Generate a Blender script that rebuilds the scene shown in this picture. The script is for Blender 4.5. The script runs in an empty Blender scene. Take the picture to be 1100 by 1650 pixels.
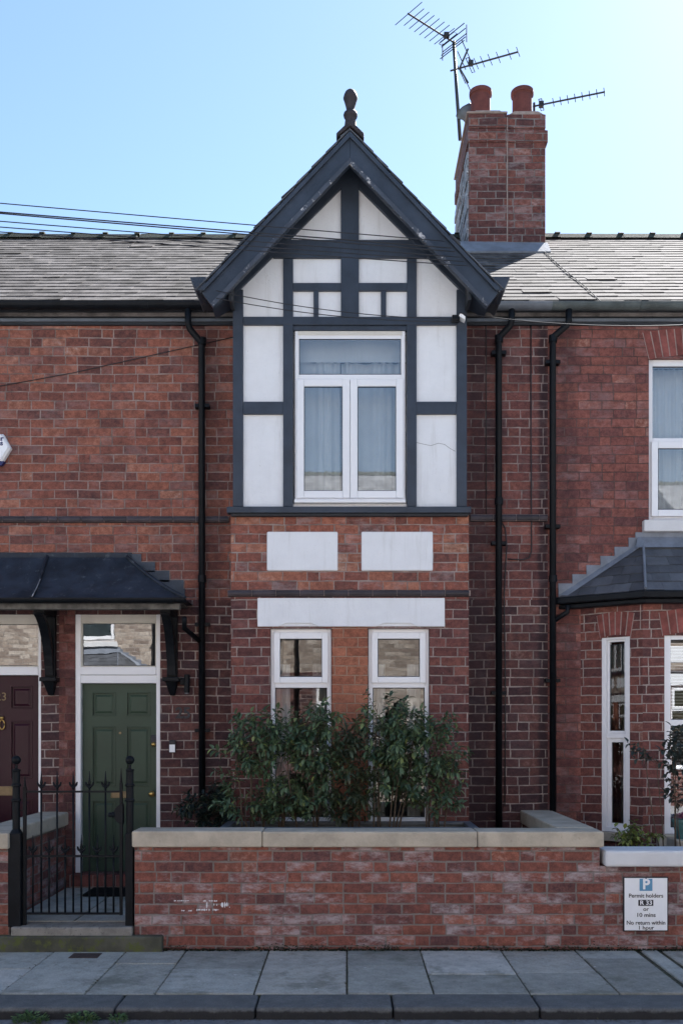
import bpy, math, random
from mathutils import Vector, Matrix
random.seed(7)
R = math.radians
sc = bpy.context.scene
col = sc.collection

# ------------------------------------------------------------------ camera, sky, sun, exposure
cam_d = bpy.data.cameras.new("camera")
cam = bpy.data.objects.new("camera", cam_d); col.objects.link(cam)
cam.location = (0, -10, 1.85); cam.rotation_euler = (R(90), 0, 0)
cam_d.sensor_fit = 'HORIZONTAL'; cam_d.sensor_width = 36; cam_d.lens = 36 * 1550 / 1100
cam_d.shift_x = -10 / 1100; cam_d.shift_y = 348 / 1100
cam_d.clip_start = 0.05; cam_d.clip_end = 2000
sc.camera = cam

SUN_DIR = Vector((0.521 * math.cos(R(44)), 0.853 * math.cos(R(44)), math.sin(R(44)))).normalized()
w = bpy.data.worlds.new("World"); sc.world = w; w.use_nodes = True
nt = w.node_tree; nt.nodes.clear()
sky = nt.nodes.new('ShaderNodeTexSky'); sky.sky_type = 'NISHITA'; sky.sun_disc = False
sky.sun_elevation = R(44); sky.sun_rotation = math.atan2(0.521, 0.853)
sky.air_density = 1.2; sky.dust_density = 0.25; sky.ozone_density = 3.0
bg = nt.nodes.new('ShaderNodeBackground'); bg.inputs[1].default_value = 0.05
wo = nt.nodes.new('ShaderNodeOutputWorld')
nt.links.new(sky.outputs[0], bg.inputs[0]); nt.links.new(bg.outputs[0], wo.inputs[0])

sun_d = bpy.data.lights.new("sun", 'SUN'); sun_d.energy = 5.0; sun_d.angle = R(0.5); sun_d.color = (1, 0.975, 0.945)
sun = bpy.data.objects.new("sun", sun_d); col.objects.link(sun)
sun.rotation_euler = SUN_DIR.to_track_quat('Z', 'Y').to_euler(); sun.location = (20, 30, 40)

sc.view_settings.view_transform = 'Standard'; sc.view_settings.look = 'None'
sc.view_settings.gamma = 1; sc.view_settings.use_curve_mapping = False
sc.view_settings.exposure = 2.25

# ------------------------------------------------------------------ helpers
def W(px, py, y):                       # measured photo position at a known depth -> world point
    d = 10 + y
    return Vector(((px - 560) * d / 1550, y, 1.85 - (py - 1173) * d / 1550))
def XX(px, y=0.0): return (px - 560) * (10 + y) / 1550
def ZZ(py, y=0.0): return 1.85 - (py - 1173) * (10 + y) / 1550

def tag(o, label=None, cat=None, group=None, kind=None):
    if label: o['label'] = label
    if cat: o['category'] = cat
    if group: o['group'] = group
    if kind: o['kind'] = kind
    return o
def empty(name, loc, label=None, cat=None, group=None):
    o = bpy.data.objects.new(name, None); col.objects.link(o); o.location = loc
    o.empty_display_size = 0.2
    o['wl'] = tuple(loc)
    return tag(o, label, cat, group)

class MB:
    def __init__(s, xf=None): s.v = []; s.f = []; s.xf = xf
    def add(s, vs, fs):
        n = len(s.v)
        for p in vs:
            p = Vector(p)
            if s.xf: p = Vector(s.xf(p))
            s.v.append(p)
        for f in fs: s.f.append(tuple(i + n for i in f))
    def box(s, x0, x1, y0, y1, z0, z1):
        x0, x1 = sorted((x0, x1)); y0, y1 = sorted((y0, y1)); z0, z1 = sorted((z0, z1))
        s.add([(x0,y0,z0),(x1,y0,z0),(x1,y1,z0),(x0,y1,z0),(x0,y0,z1),(x1,y0,z1),(x1,y1,z1),(x0,y1,z1)],
              [(0,3,2,1),(4,5,6,7),(0,1,5,4),(1,2,6,5),(2,3,7,6),(3,0,4,7)])
        return s
    def quad(s, a, b, c, d): s.add([a,b,c,d], [(0,1,2,3)]); return s
    def prism(s, pts, vec):             # pts counter-clockwise seen from the side away from vec
        vec = Vector(vec); n = len(pts)
        a = [Vector(p) for p in pts]; b = [p + vec for p in a]
        fs = [tuple(range(n)), tuple(range(2*n-1, n-1, -1))]
        for i in range(n):
            j = (i+1) % n
            fs.append((j, i, i+n, j+n))
        s.add(a + b, fs); return s
    def xz(s, pts, y0, y1):             # polygon in the facade plane, front y0, back y1
        a = sum(pts[i][0]*pts[(i+1)%len(pts)][1]-pts[(i+1)%len(pts)][0]*pts[i][1] for i in range(len(pts)))
        if a < 0: pts = pts[::-1]
        return s.prism([(p[0], y0, p[1]) for p in pts], (0, y1 - y0, 0))
    def tube(s, pts, r, n=8, cap=True, r2=None):
        pts = [Vector(p) for p in pts]; m = len(pts); vs = []; fs = []
        prev = None
        for i, p in enumerate(pts):
            t = (pts[min(i+1,m-1)] - pts[max(i-1,0)]).normalized()
            if prev is None:
                up = Vector((0,0,1)) if abs(t.z) < .9 else Vector((0,1,0))
                a = t.cross(up).normalized()
            else:
                a = (prev - t * prev.dot(t)).normalized()
            prev = a; b = t.cross(a)
            rr = r if r2 is None else r + (r2 - r) * i / (m - 1)
            if isinstance(r, (list, tuple)): rr = r[i]
            for k in range(n):
                th = 2*math.pi*k/n
                vs.append(p + a*math.cos(th)*rr + b*math.sin(th)*rr)
        for i in range(m-1):
            for k in range(n):
                k2 = (k+1) % n
                fs.append((i*n+k, i*n+k2, (i+1)*n+k2, (i+1)*n+k))
        if cap:
            fs.append(tuple(range(n-1,-1,-1))); fs.append(tuple((m-1)*n+k for k in range(n)))
        s.add(vs, fs); return s
    def lathe(s, prof, c, n=20):        # prof: (radius, z) upward
        c = Vector(c); vs = []; fs = []
        for r, z in prof:
            for k in range(n):
                th = 2*math.pi*k/n
                vs.append(c + Vector((r*math.cos(th), r*math.sin(th), z)))
        for i in range(len(prof)-1):
            for k in range(n):
                k2 = (k+1) % n
                fs.append((i*n+k, i*n+k2, (i+1)*n+k2, (i+1)*n+k))
        fs.append(tuple(range(n-1,-1,-1))); fs.append(tuple((len(prof)-1)*n+k for k in range(n)))
        s.add(vs, fs); return s
    def wall(s, u0, u1, z0, z1, y, th, holes=()):
        us = sorted({u0, u1, *[h[0] for h in holes], *[h[1] for h in holes]})
        zs = sorted({z0, z1, *[h[2] for h in holes], *[h[3] for h in holes]})
        us = [u for u in us if u0 <= u <= u1]; zs = [z for z in zs if z0 <= z <= z1]
        for a, b in zip(us, us[1:]):
            for c, d in zip(zs, zs[1:]):
                m = ((a+b)/2, (c+d)/2)
                if any(h[0] < m[0] < h[1] and h[2] < m[1] < h[3] for h in holes): continue
                s.quad((a,y,c),(b,y,c),(b,y,d),(a,y,d))
                s.quad((b,y+th,c),(a,y+th,c),(a,y+th,d),(b,y+th,d))
        for h in holes:
            a, b, c, d = max(h[0],u0), min(h[1],u1), max(h[2],z0), min(h[3],z1)
            s.quad((a,y,c),(a,y,d),(a,y+th,d),(a,y+th,c))
            s.quad((b,y,d),(b,y,c),(b,y+th,c),(b,y+th,d))
            if h[3] < z1: s.quad((a,y,d),(b,y,d),(b,y+th,d),(a,y+th,d))
            if h[2] > z0: s.quad((b,y,c),(a,y,c),(a,y+th,c),(b,y+th,c))
        s.quad((u0,y+th,z0),(u0,y,z0),(u0,y,z1),(u0,y+th,z1))
        s.quad((u1,y,z0),(u1,y+th,z0),(u1,y+th,z1),(u1,y,z1))
        s.quad((u0,y,z1),(u1,y,z1),(u1,y+th,z1),(u0,y+th,z1))
        s.quad((u0,y+th,z0),(u1,y+th,z0),(u1,y,z0),(u0,y,z0))
        return s
    def frame(s, x0, x1, z0, z1, wd, y0, y1, bot=None):
        b = bot or wd
        s.box(x0, x0+wd, y0, y1, z0, z1); s.box(x1-wd, x1, y0, y1, z0, z1)
        s.box(x0+wd, x1-wd, y0, y1, z1-wd, z1); s.box(x0+wd, x1-wd, y0, y1, z0, z0+b)
        return s
    def build(s, name, mat, parent=None, smooth=False, bevel=0.0, root=None):
        me = bpy.data.meshes.new(name)
        me.from_pydata([tuple(v) for v in s.v], [], s.f); me.update()
        uv = me.uv_layers.new(name="UVMap")
        uvd = uv.data
        for p in me.polygons:
            n = p.normal
            if abs(n.z) > 0.85: tu, tv = Vector((1,0,0)), Vector((0,1,0))
            else:
                tu = Vector((-n.y, n.x, 0)).normalized()
                if abs(tu.x) > abs(tu.y):
                    if tu.x < 0: tu = -tu
                elif tu.y < 0: tu = -tu
                tv = Vector((0,0,1)) if abs(n.z) < .3 else n.cross(tu).normalized()
            for li in p.loop_indices:
                co = s.v[me.loops[li].vertex_index]
                uvd[li].uv = (co.dot(tu), co.dot(tv))
        me.materials.append(mat)
        if smooth:
            for p in me.polygons: p.use_smooth = True
        o = bpy.data.objects.new(name, me); col.objects.link(o)
        if parent is not None:
            r = parent
            while r.parent: r = r.parent
            off = Vector(r['wl']) if 'wl' in r else Vector((0,0,0))
            me.transform(Matrix.Translation(-off))
            o.parent = parent
        if bevel:
            b = o.modifiers.new("bevel", 'BEVEL'); b.width = bevel; b.segments = 2; b.limit_method = 'ANGLE'; b.angle_limit = R(40)
        if smooth == 2:
            pass
        return o

# ------------------------------------------------------------------ materials
class NT:
    def __init__(s, name):
        s.m = bpy.data.materials.new(name); s.m.use_nodes = True
        s.t = s.m.node_tree; s.t.nodes.clear()
        s.out = s.t.nodes.new('ShaderNodeOutputMaterial')
    def n(s, typ, **kw):
        o = s.t.nodes.new(typ)
        for k, v in kw.items(): setattr(o, k, v)
        return o
    def l(s, a, b): s.t.links.new(a, b)
    def put(s, v, sock):
        if isinstance(v, (int, float)): sock.default_value = v
        elif isinstance(v, tuple): sock.default_value = v if len(v) == len(sock.default_value) else (*v, 1)
        else: s.l(v, sock)
    def M(s, op, a, b=0.0, c=None):
        o = s.n('ShaderNodeMath', operation=op)
        s.put(a, o.inputs[0]); s.put(b, o.inputs[1])
        if c is not None: s.put(c, o.inputs[2])
        return o.outputs[0]
    def noise(s, vec, scale, detail=4.0, rough=.6):
        o = s.n('ShaderNodeTexNoise'); s.l(vec, o.inputs['Vector'])
        o.inputs['Scale'].default_value = scale; o.inputs['Detail'].default_value = detail; o.inputs['Roughness'].default_value = rough
        return o.outputs['Fac']
    def smooth(s, v, a, b, lo=0.0, hi=1.0):
        o = s.n('ShaderNodeMapRange', interpolation_type='SMOOTHSTEP')
        s.put(v, o.inputs[0]); s.put(a, o.inputs[1]); s.put(b, o.inputs[2]); s.put(lo, o.inputs[3]); s.put(hi, o.inputs[4])
        return o.outputs[0]
    def mix(s, f, a, b, typ='MIX'):
        o = s.n('ShaderNodeMix', data_type='RGBA', blend_type=typ)
        s.put(f, o.inputs[0]); s.put(a, o.inputs[6]); s.put(b, o.inputs[7])
        return o.outputs[2]
    def ramp(s, f, stops, const=False):
        o = s.n('ShaderNodeValToRGB'); e = o.color_ramp.elements
        if const: o.color_ramp.interpolation = 'CONSTANT'
        while len(e) < len(stops): e.new(0.5)
        for q, (p, c) in zip(e, stops): q.position = p; q.color = (*c, 1)
        s.l(f, o.inputs[0]); return o.outputs[0]
    def white(s, a, b=0.0):
        c = s.n('ShaderNodeCombineXYZ'); s.put(a, c.inputs[0]); s.put(b, c.inputs[1])
        o = s.n('ShaderNodeTexWhiteNoise', noise_dimensions='2D'); s.l(c.outputs[0], o.inputs['Vector'])
        return o.outputs['Value']
    def finish(s, color, rough=.8, bump=None, strength=.4, dist=.01, spec=.5, metal=0.0):
        p = s.n('ShaderNodeBsdfPrincipled')
        s.put(color, p.inputs['Base Color']); s.put(rough, p.inputs['Roughness'])
        p.inputs['Specular IOR Level'].default_value = spec; p.inputs['Metallic'].default_value = metal
        if bump is not None:
            b = s.n('ShaderNodeBump'); b.inputs['Strength'].default_value = strength; b.inputs['Distance'].default_value = dist
            s.l(bump, b.inputs['Height']); s.l(b.outputs[0], p.inputs['Normal'])
        s.l(p.outputs[0], s.out.inputs[0]); return s.m

def brick_mat(name, stops, mortar, wd=.242, h=.093, mort=.011, soot=0.3, sootcol=(.035,.025,.03), white=0.0, seed=0, tone=1.0, zoff=0.0, paint=False, mdark=0.35, stains=()):
    s = NT(name)
    uvn = s.n('ShaderNodeTexCoord'); sp = s.n('ShaderNodeSeparateXYZ'); s.l(uvn.outputs['UV'], sp.inputs[0])
    uv = uvn.outputs['UV']
    wob = s.noise(uv, 1.3, 2); wob2 = s.noise(uv, 9, 3)
    u = s.M('ADD', sp.outputs[0], s.M('MULTIPLY', s.M('SUBTRACT', wob2, .5), .012))
    v = s.M('ADD', s.M('ADD', sp.outputs[1], 10 + zoff), s.M('ADD', s.M('MULTIPLY', s.M('SUBTRACT', wob, .5), .03), s.M('MULTIPLY', s.M('SUBTRACT', wob2, .5), .008)))
    vr = s.M('DIVIDE', v, h); row = s.M('FLOOR', vr); fv = s.M('FRACT', vr)
    off = s.M('ADD', s.M('MULTIPLY', s.M('MODULO', row, 2.0), .5), s.M('MULTIPLY', s.M('FLOOR', s.M('MULTIPLY', s.white(row, seed + .3), 4)), 1.0))
    off = s.M('ADD', off, s.M('MULTIPLY', s.M('SUBTRACT', s.white(row, seed + 5.3), .5), .22))
    uu = s.M('ADD', s.M('DIVIDE', s.M('ADD', u, 50.0), wd), off)
    # runs of stretchers with a header now and then (period 4.5 bricks)
    per = s.M('FLOOR', s.M('DIVIDE', uu, 4.5)); t = s.M('SUBTRACT', uu, s.M('MULTIPLY', per, 4.5))
    hd = s.M('GREATER_THAN', t, 4.0)
    fu = s.M('ADD', s.M('MULTIPLY', s.M('SUBTRACT', 1.0, hd), s.M('FRACT', t)), s.M('MULTIPLY', hd, s.M('MULTIPLY', s.M('SUBTRACT', t, 4.0), 2.0)))
    bw = s.M('MULTIPLY', wd, s.M('SUBTRACT', 1.0, s.M('MULTIPLY', hd, .5)))
    bid = s.M('ADD', s.M('MULTIPLY', per, 7.0), s.M('FLOOR', t))
    du = s.M('MULTIPLY', s.M('MINIMUM', fu, s.M('SUBTRACT', 1.0, fu)), bw)
    dv = s.M('MULTIPLY', s.M('MINIMUM', fv, s.M('SUBTRACT', 1.0, fv)), h)
    fine = s.noise(uv, 70, 4, .7); med = s.noise(uv, 18, 4, .65); big = s.noise(uv, .9, 5, .6)
    d = s.M('ADD', s.M('MINIMUM', du, dv), s.M('MULTIPLY', s.M('SUBTRACT', med, .5), .011))
    jw = s.M('MULTIPLY', mort*.5, s.smooth(s.noise(uv, 4.3, 5, .7), .25, .75, .45, 1.25))
    mask = s.smooth(d, s.M('SUBTRACT', jw, .0025), s.M('ADD', jw, .003))
    rnd = s.white(bid, row); rnd2 = s.white(s.M('ADD', bid, 31.7), s.M('ADD', row, seed + 3.1))
    rr = s.M('ADD', s.M('ADD', .12, s.M('MULTIPLY', rnd, .76)), s.M('ADD', s.M('MULTIPLY', s.M('SUBTRACT', big, .5), .8), s.M('MULTIPLY', s.M('SUBTRACT', med, .5), .5)))
    c = s.ramp(rr, [(p_, (r_*1.0, g_*1.0, b_*.94)) for p_, (r_, g_, b_) in stops])
    vv = s.M('ADD', .5 * tone, s.M('ADD', s.M('ADD', s.smooth(med, .3, .7, 0, .42), s.smooth(fine, .3, .7, 0, .36)), s.M('MULTIPLY', rnd2, .22)))
    cm = s.n('ShaderNodeCombineXYZ')
    for i in range(3): s.l(vv, cm.inputs[i])
    c = s.mix(1.0, c, cm.outputs[0], 'MULTIPLY')
    # soot on patches of wall and on single bricks
    sm = s.M('MULTIPLY', s.M('ADD', s.smooth(s.noise(uv, 2.2, 6, .7), .42, .72), s.smooth(rnd2, .9, .96, 0, .6)), soot)
    c = s.mix(sm, c, sootcol)
    for (uc, hwid, st) in stains:               # soot runs beside the rainwater pipes
        dist = s.M('ABSOLUTE', s.M('SUBTRACT', s.M('ADD', sp.outputs[0], s.M('MULTIPLY', s.M('SUBTRACT', s.noise(uv, 3.5, 6, .7), .5), hwid*1.6)), uc))
        k_ = s.smooth(dist, hwid*.35, hwid*1.15, st, 0)
        c = s.mix(k_, c, (.028,.018,.022)); mortar_k = k_
    mo = s.mix(s.smooth(s.M('ADD', s.M('MULTIPLY', s.noise(uv, 1.7, 5, .65), .55), s.M('MULTIPLY', s.noise(uv, 7.5, 5, .7), .45)), .42, .6), mortar, tuple(x * mdark for x in mortar))
    mo = s.mix(s.smooth(fine, .3, .75, 0, .5), mo, tuple(x * .55 for x in mortar))
    for (uc, hwid, st) in stains: mo = s.mix(s.M('MULTIPLY', k_, .45), mo, (.06,.045,.045))
    c = s.mix(mask, mo, c)
    if white:
        wn = s.noise(uv, 3.2, 8, .72)
        sc2 = s.n('ShaderNodeMapping'); s.l(uv, sc2.inputs[0]); sc2.inputs['Scale'].default_value = (1, 2.2, 1); sc2.inputs['Location'].default_value = (seed, 3, 0)
        wn2 = s.noise(sc2.outputs[0], 5.5, 8, .75)
        wm = s.M('MULTIPLY', s.smooth(s.M('ADD', wn2, s.M('MULTIPLY', s.M('SUBTRACT', rnd2, .5), .26)), .5, .76), s.M('MULTIPLY', s.M('ADD', .35, s.M('MULTIPLY', mask, .65)), white))
        c = s.mix(wm, c, (.50, .44, .44))
    spk = s.smooth(s.noise(uv, 42, 2, .5), .72, .8, 0, .35)
    c = s.mix(spk, c, (.42, .33, .3))
    hgt = s.M('ADD', mask, s.M('ADD', s.M('MULTIPLY', fine, .28), s.M('MULTIPLY', s.M('ADD', med, s.M('MULTIPLY', rnd2, .5)), .4)))
    return s.finish(c, .88, hgt, .75, .007, spec=.25)

def plain(name, c, rough=.6, var=.25, scale=6.0, bump=.0, bscale=60, spec=.5, metal=0.0, island=0.0, c2=None, thr=None):
    s = NT(name)
    tc = s.n('ShaderNodeTexCoord').outputs['Object']
    nz = s.noise(tc, scale, 6, .65)
    a = tuple(x * (1 - var) for x in c); b = tuple(min(1, x * (1 + var)) for x in c)
    cc = s.mix(s.smooth(nz, .3, .7), a, b)
    if c2:
        lo, hi = thr or (.55, .7)
        cc = s.mix(s.smooth(s.noise(tc, scale * 3.1, 7, .72), lo, hi), cc, c2)
    if island:
        g = s.n('ShaderNodeNewGeometry').outputs['Random Per Island']
        k = s.M('ADD', 1 - island, s.M('MULTIPLY', g, 2 * island))
        cm = s.n('ShaderNodeCombineXYZ')
        for i in range(3): s.l(k, cm.inputs[i])
        cc = s.mix(1.0, cc, cm.outputs[0], 'MULTIPLY')
    rg = s.M('ADD', rough - .08, s.M('MULTIPLY', nz, .16))
    bp = s.noise(tc, bscale, 5, .7) if bump else None
    return s.finish(cc, rg, bp, bump or .1, .01, spec, metal)

def leaf_mat(name, dark, light, hi=(.2,.25,.05), rough=.42):
    s = NT(name)
    g = s.n('ShaderNodeNewGeometry').outputs['Random Per Island']
    c = s.ramp(g, [(0, dark), (.55, tuple((a+b)/2 for a, b in zip(dark, light))), (.9, light), (1, hi)])
    p = s.n('ShaderNodeBsdfPrincipled'); s.l(c, p.inputs['Base Color']); p.inputs['Roughness'].default_value = rough
    p.inputs['Specular IOR Level'].default_value = .45
    t = s.n('ShaderNodeBsdfTranslucent'); s.l(c, t.inputs[0])
    mx = s.n('ShaderNodeMixShader'); mx.inputs[0].default_value = .15
    s.l(p.outputs[0], mx.inputs[1]); s.l(t.outputs[0], mx.inputs[2]); s.l(mx.outputs[0], s.out.inputs[0])
    return s.m

def glass_mat(name, k=2.6, wave=.0):
    s = NT(name)
    fr = s.n('ShaderNodeFresnel'); fr.inputs[0].default_value = 1.5
    gl = s.n('ShaderNodeBsdfGlossy'); gl.inputs['Roughness'].default_value = 0.0; gl.inputs['Color'].default_value = (.95, .97, 1, 1)
    tr = s.n('ShaderNodeBsdfTransparent'); tr.inputs[0].default_value = (.86, .9, .9, 1)
    if wave:
        tc = s.n('ShaderNodeTexCoord').outputs['Object']
        b = s.n('ShaderNodeBump'); b.inputs['Strength'].default_value = 1.0; b.inputs['Distance'].default_value = wave
        s.l(s.noise(tc, 2.6, 2, .5), b.inputs['Height']); s.l(b.outputs[0], gl.inputs['Normal'])
    f = s.M('MINIMUM', s.M('MULTIPLY', fr.outputs[0], k), 1.0)
    mx = s.n('ShaderNodeMixShader'); s.l(f, mx.inputs[0]); s.l(tr.outputs[0], mx.inputs[1]); s.l(gl.outputs[0], mx.inputs[2])
    s.l(mx.outputs[0], s.out.inputs[0]); return s.m

RED = [(0, (.11,.052,.05)), (.2, (.17,.068,.058)), (.5, (.235,.085,.064)), (.8, (.29,.11,.077)), (.93, (.33,.15,.11)), (1, (.34,.24,.22))]
REDR = [(0, (.125,.054,.054)), (.3, (.17,.064,.058)), (.6, (.205,.074,.063)), (.9, (.25,.095,.075)), (1, (.31,.17,.14))]
BAYU = [(0, (.12,.055,.05)), (.25, (.21,.078,.062)), (.5, (.275,.098,.07)), (.8, (.33,.14,.095)), (1, (.38,.25,.2))]
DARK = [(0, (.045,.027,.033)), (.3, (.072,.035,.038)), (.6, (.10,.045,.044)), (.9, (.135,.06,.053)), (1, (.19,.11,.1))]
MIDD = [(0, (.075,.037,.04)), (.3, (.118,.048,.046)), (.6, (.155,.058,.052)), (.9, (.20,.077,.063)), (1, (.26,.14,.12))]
GARD = [(0, (.10,.055,.062)), (.3, (.175,.072,.065)), (.6, (.23,.084,.067)), (.9, (.275,.105,.077)), (1, (.34,.2,.17))]
ORNG = [(0, (.25,.09,.06)), (.5, (.30,.11,.07)), (1, (.35,.14,.09))]
M = {
 'brick_upper': brick_mat('brick_upper', RED, (.36,.27,.235), seed=1, soot=.4, mort=.0115, mdark=.4, white=.14, stains=[(-1.42,.16,.45)]),
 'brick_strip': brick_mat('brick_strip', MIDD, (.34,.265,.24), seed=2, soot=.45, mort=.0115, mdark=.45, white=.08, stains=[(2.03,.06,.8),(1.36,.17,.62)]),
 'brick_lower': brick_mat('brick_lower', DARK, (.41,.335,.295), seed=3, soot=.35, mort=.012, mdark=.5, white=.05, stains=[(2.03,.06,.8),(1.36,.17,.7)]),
 'brick_right': brick_mat('brick_right', REDR, (.15,.09,.08), seed=4, soot=.3, mort=.0095, mdark=.45, white=.14, stains=[(2.28,.12,.4)]),
 'brick_bay_upper': brick_mat('brick_bay_upper', BAYU, (.38,.305,.27), seed=5, soot=.3, white=.28, mort=.0115, mdark=.5),
 'brick_bay_lower': brick_mat('brick_bay_lower', MIDD, (.39,.315,.28), seed=6, soot=.25, mdark=.55, mort=.0115, white=.06),
 'brick_canted': brick_mat('brick_canted', MIDD, (.44,.36,.32), seed=7, soot=.12, mdark=.75, mort=.0115),
 'brick_garden': brick_mat('brick_garden', GARD, (.26,.22,.195), h=.088, mort=.014, seed=8, soot=.3, white=.7, mdark=.7),
 'brick_infill': brick_mat('brick_infill', ORNG, (.42,.28,.2), seed=9, soot=.12, mort=.010, mdark=.8),
 'brick_pier': brick_mat('brick_pier', MIDD, (.25,.15,.12), seed=10, soot=.3, mort=.007, white=.15),
 'brick_chimney': brick_mat('brick_chimney', MIDD, (.26,.22,.205), seed=11, soot=.3, mort=.014, h=.098, wd=.25, white=.3),
 'brick_buff': brick_mat('brick_buff', [(0,(.22,.17,.15)),(.5,(.35,.285,.245)),(1,(.5,.44,.4))], (.5,.45,.4), seed=12, soot=.1),
 'slate_pale': plain('slate_pale', (.2,.2,.205), .85, .2, 3, .2, 45, .2, island=.25),
 'voussoir': plain('voussoir', (.2,.065,.055), .88, .3, 9, .5, 60, .25, island=.28),
 'bullnose': plain('bullnose', (.045,.036,.042), .55, .3, 8, .2, 50, .4, island=.3, c2=(.16,.1,.09), thr=(.6,.75)),
 'mortar': plain('mortar', (.33,.26,.23), .95, .2, 10, .4, 80, .2),
 'slate': plain('slate', (.102,.093,.089), .95, .45, 5, .35, 45, .06, island=.3, c2=(.18,.17,.15), thr=(.6,.78)),
 'gutter_green': plain('gutter_green', (.075,.09,.09), .6, .3, 5, .2, 40, .3, c2=(.13,.14,.12), thr=(.55,.75)),
 'mortar_dark': plain('mortar_dark', (.13,.125,.12), .95, .4, 12, .4, 60, .1),
 'slate_dark': plain('slate_dark', (.075,.08,.09), .55, .3, 4, .35, 45, .5, island=.35),
 'ridge': plain('ridge', (.045,.05,.042), .9, .3, 7, .4, 50, .1, island=.2, c2=(.07,.078,.04), thr=(.5,.65)),
 'lead': plain('lead', (.17,.19,.225), .55, .22, 6, .15, 30, .5, c2=(.36,.38,.41), thr=(.62,.8)),
 'lead_dark': plain('lead_dark', (.055,.068,.088), .55, .25, 6, .15, 30, .4),
 'lead_black': plain('lead_black', (.018,.024,.036), .6, .5, 3.5, .5, 14, .35, c2=(.11,.125,.135), thr=(.56,.76)),
 'pale_mottle': plain('pale_mottle', (.24,.24,.26), .8, .35, 5, .6, 20, .3, c2=(.6,.6,.62), thr=(.55,.62)),
 'black': plain('black', (.006,.0075,.010), .45, .3, 8, .12, 50, .16),
 'timber': plain('timber', (.031,.042,.061), .5, .2, 4, .2, 35, .4),
 'timber_flaky': plain('timber_flaky', (.05,.06,.08), .6, .25, 2.6, .3, 35, .4, c2=(.52,.5,.49), thr=(.55,.62)),
 'soffit': plain('soffit', (.02,.024,.03), .6, .25, 5, .15, 35, .4),
 'render': plain('render', (.765,.775,.785), .85, .045, 2.2, .2, 30, .3, c2=(.66,.66,.65), thr=(.6,.85)),
 'plaque': plain('plaque', (.78,.795,.81), .75, .04, 3, .3, 40, .35, c2=(.69,.69,.68), thr=(.6,.85)),
 'pvc': plain('pvc', (.80,.80,.81), .3, .02, 2, 0, 60, .5),
 'cream': plain('cream', (.62,.59,.52), .5, .06, 5, .05, 60, .4),
 'weathered': plain('weathered', (.12,.115,.105), .8, .4, 9, .3, 40, .3),
 'gasket': plain('gasket', (.02,.022,.028), .6, .1, 4),
 'glass': glass_mat('glass', 4.2), 'glass_old': glass_mat('glass_old', 4.5, .0006), 'glass_low': glass_mat('glass_low', 2.6, .00025), 'glass_side': glass_mat('glass_side', .8),
 'room': plain('room', (.16,.14,.125), .9, .2, 1.5),
 'cloth': plain('cloth', (.72,.73,.75), .9, .05, 3, .1, 120, .2),
 'grey_cloth': plain('grey_cloth', (.38,.37,.36), .9, .08, 3, .1, 120, .2),
 'maroon_cloth': plain('maroon_cloth', (.08,.025,.025), .9, .2, 3, .1, 120, .2),
 'stone': plain('stone', (.46,.40,.315), .88, .16, 5, .35, 40, .25, c2=(.2,.17,.13), thr=(.6,.8)),
 'stone_white': plain('stone_white', (.66,.66,.66), .7, .06, 4, .2, 50, .3),
 'stone_moss': plain('stone_moss', (.085,.085,.065), .9, .3, 4, .5, 25, .2, c2=(.1,.115,.035), thr=(.5,.65)),
 'concrete': plain('concrete', (.25,.235,.21), .9, .2, 9, .6, 70, .2, c2=(.12,.11,.1), thr=(.55,.65)),
 'flag': plain('flag', (.345,.355,.33), .85, .28, 2.2, .45, 26, .25, island=.22, c2=(.47,.475,.455), thr=(.53,.72)),
 'paving_pale': plain('paving_pale', (.35,.355,.36), .85, .15, 3, .2, 40, .2),
 'joint': plain('joint', (.085,.08,.06), .95, .4, 14, .6, 60, .2, c2=(.06,.075,.03), thr=(.5,.62)),
 'kerb': plain('kerb', (.15,.155,.15), .8, .3, 9, .6, 110, .35, island=.12, c2=(.2,.21,.22), thr=(.66,.8)),
 'asphalt': plain('asphalt', (.185,.188,.195), .9, .3, 12, .8, 160, .3, c2=(.28,.27,.26), thr=(.64,.72)),
 'soil': plain('soil', (.045,.033,.024), .95, .4, 9, .8, 30, .1),
 'terracotta': plain('terracotta', (.13,.042,.036), .8, .22, 7, .25, 40, .3, c2=(.1,.06,.055), thr=(.6,.8)),
 'finial': plain('finial', (.035,.03,.034), .7, .3, 14, .4, 50, .3, c2=(.10,.09,.055), thr=(.6,.72)),
 'green': plain('green', (.038,.063,.041), .42, .12, 3, .1, 30, .3),
 'maroon': plain('maroon', (.03,.0055,.014), .3, .12, 2, .05, 60, .22),
 'brass': plain('brass', (.55,.36,.12), .3, .15, 9, 0, 60, .5, metal=.9),
 'brass_dull': plain('brass_dull', (.26,.19,.10), .5, .25, 9, .1, 60, .5, metal=.4),
 'zinc': plain('zinc', (.115,.13,.15), .5, .2, 6, .1, 40, .5),
 'aerial': plain('aerial', (.02,.022,.026), .45, .2, 9),
 'sign_white': plain('sign_white', (.88,.89,.9), .45, .03, 5, 0, 60, .4),
 'sign_black': plain('sign_black', (.012,.013,.02), .5, .1, 5),
 'sign_blue': plain('sign_blue', (.10,.30,.48), .45, .06, 5),
 'alarm_blue': plain('alarm_blue', (.012,.02,.11), .45, .06, 5),
 'mat_fibre': plain('mat_fibre', (.012,.012,.012), .95, .3, 30, .6, 200, .1),
 'rust': plain('rust', (.07,.048,.042), .8, .3, 20, .5, 90, .3),
 'teal': plain('teal', (.06,.16,.16), .5, .15, 6),
 'bark': plain('bark', (.10,.075,.055), .9, .35, 14, .5, 60, .2),
 'cable': plain('cable', (.015,.015,.018), .5, .1, 5),
 'brick_step': plain('brick_step', (.2,.075,.06), .9, .3, 12, .5, 60, .2, island=.25),
}
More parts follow.
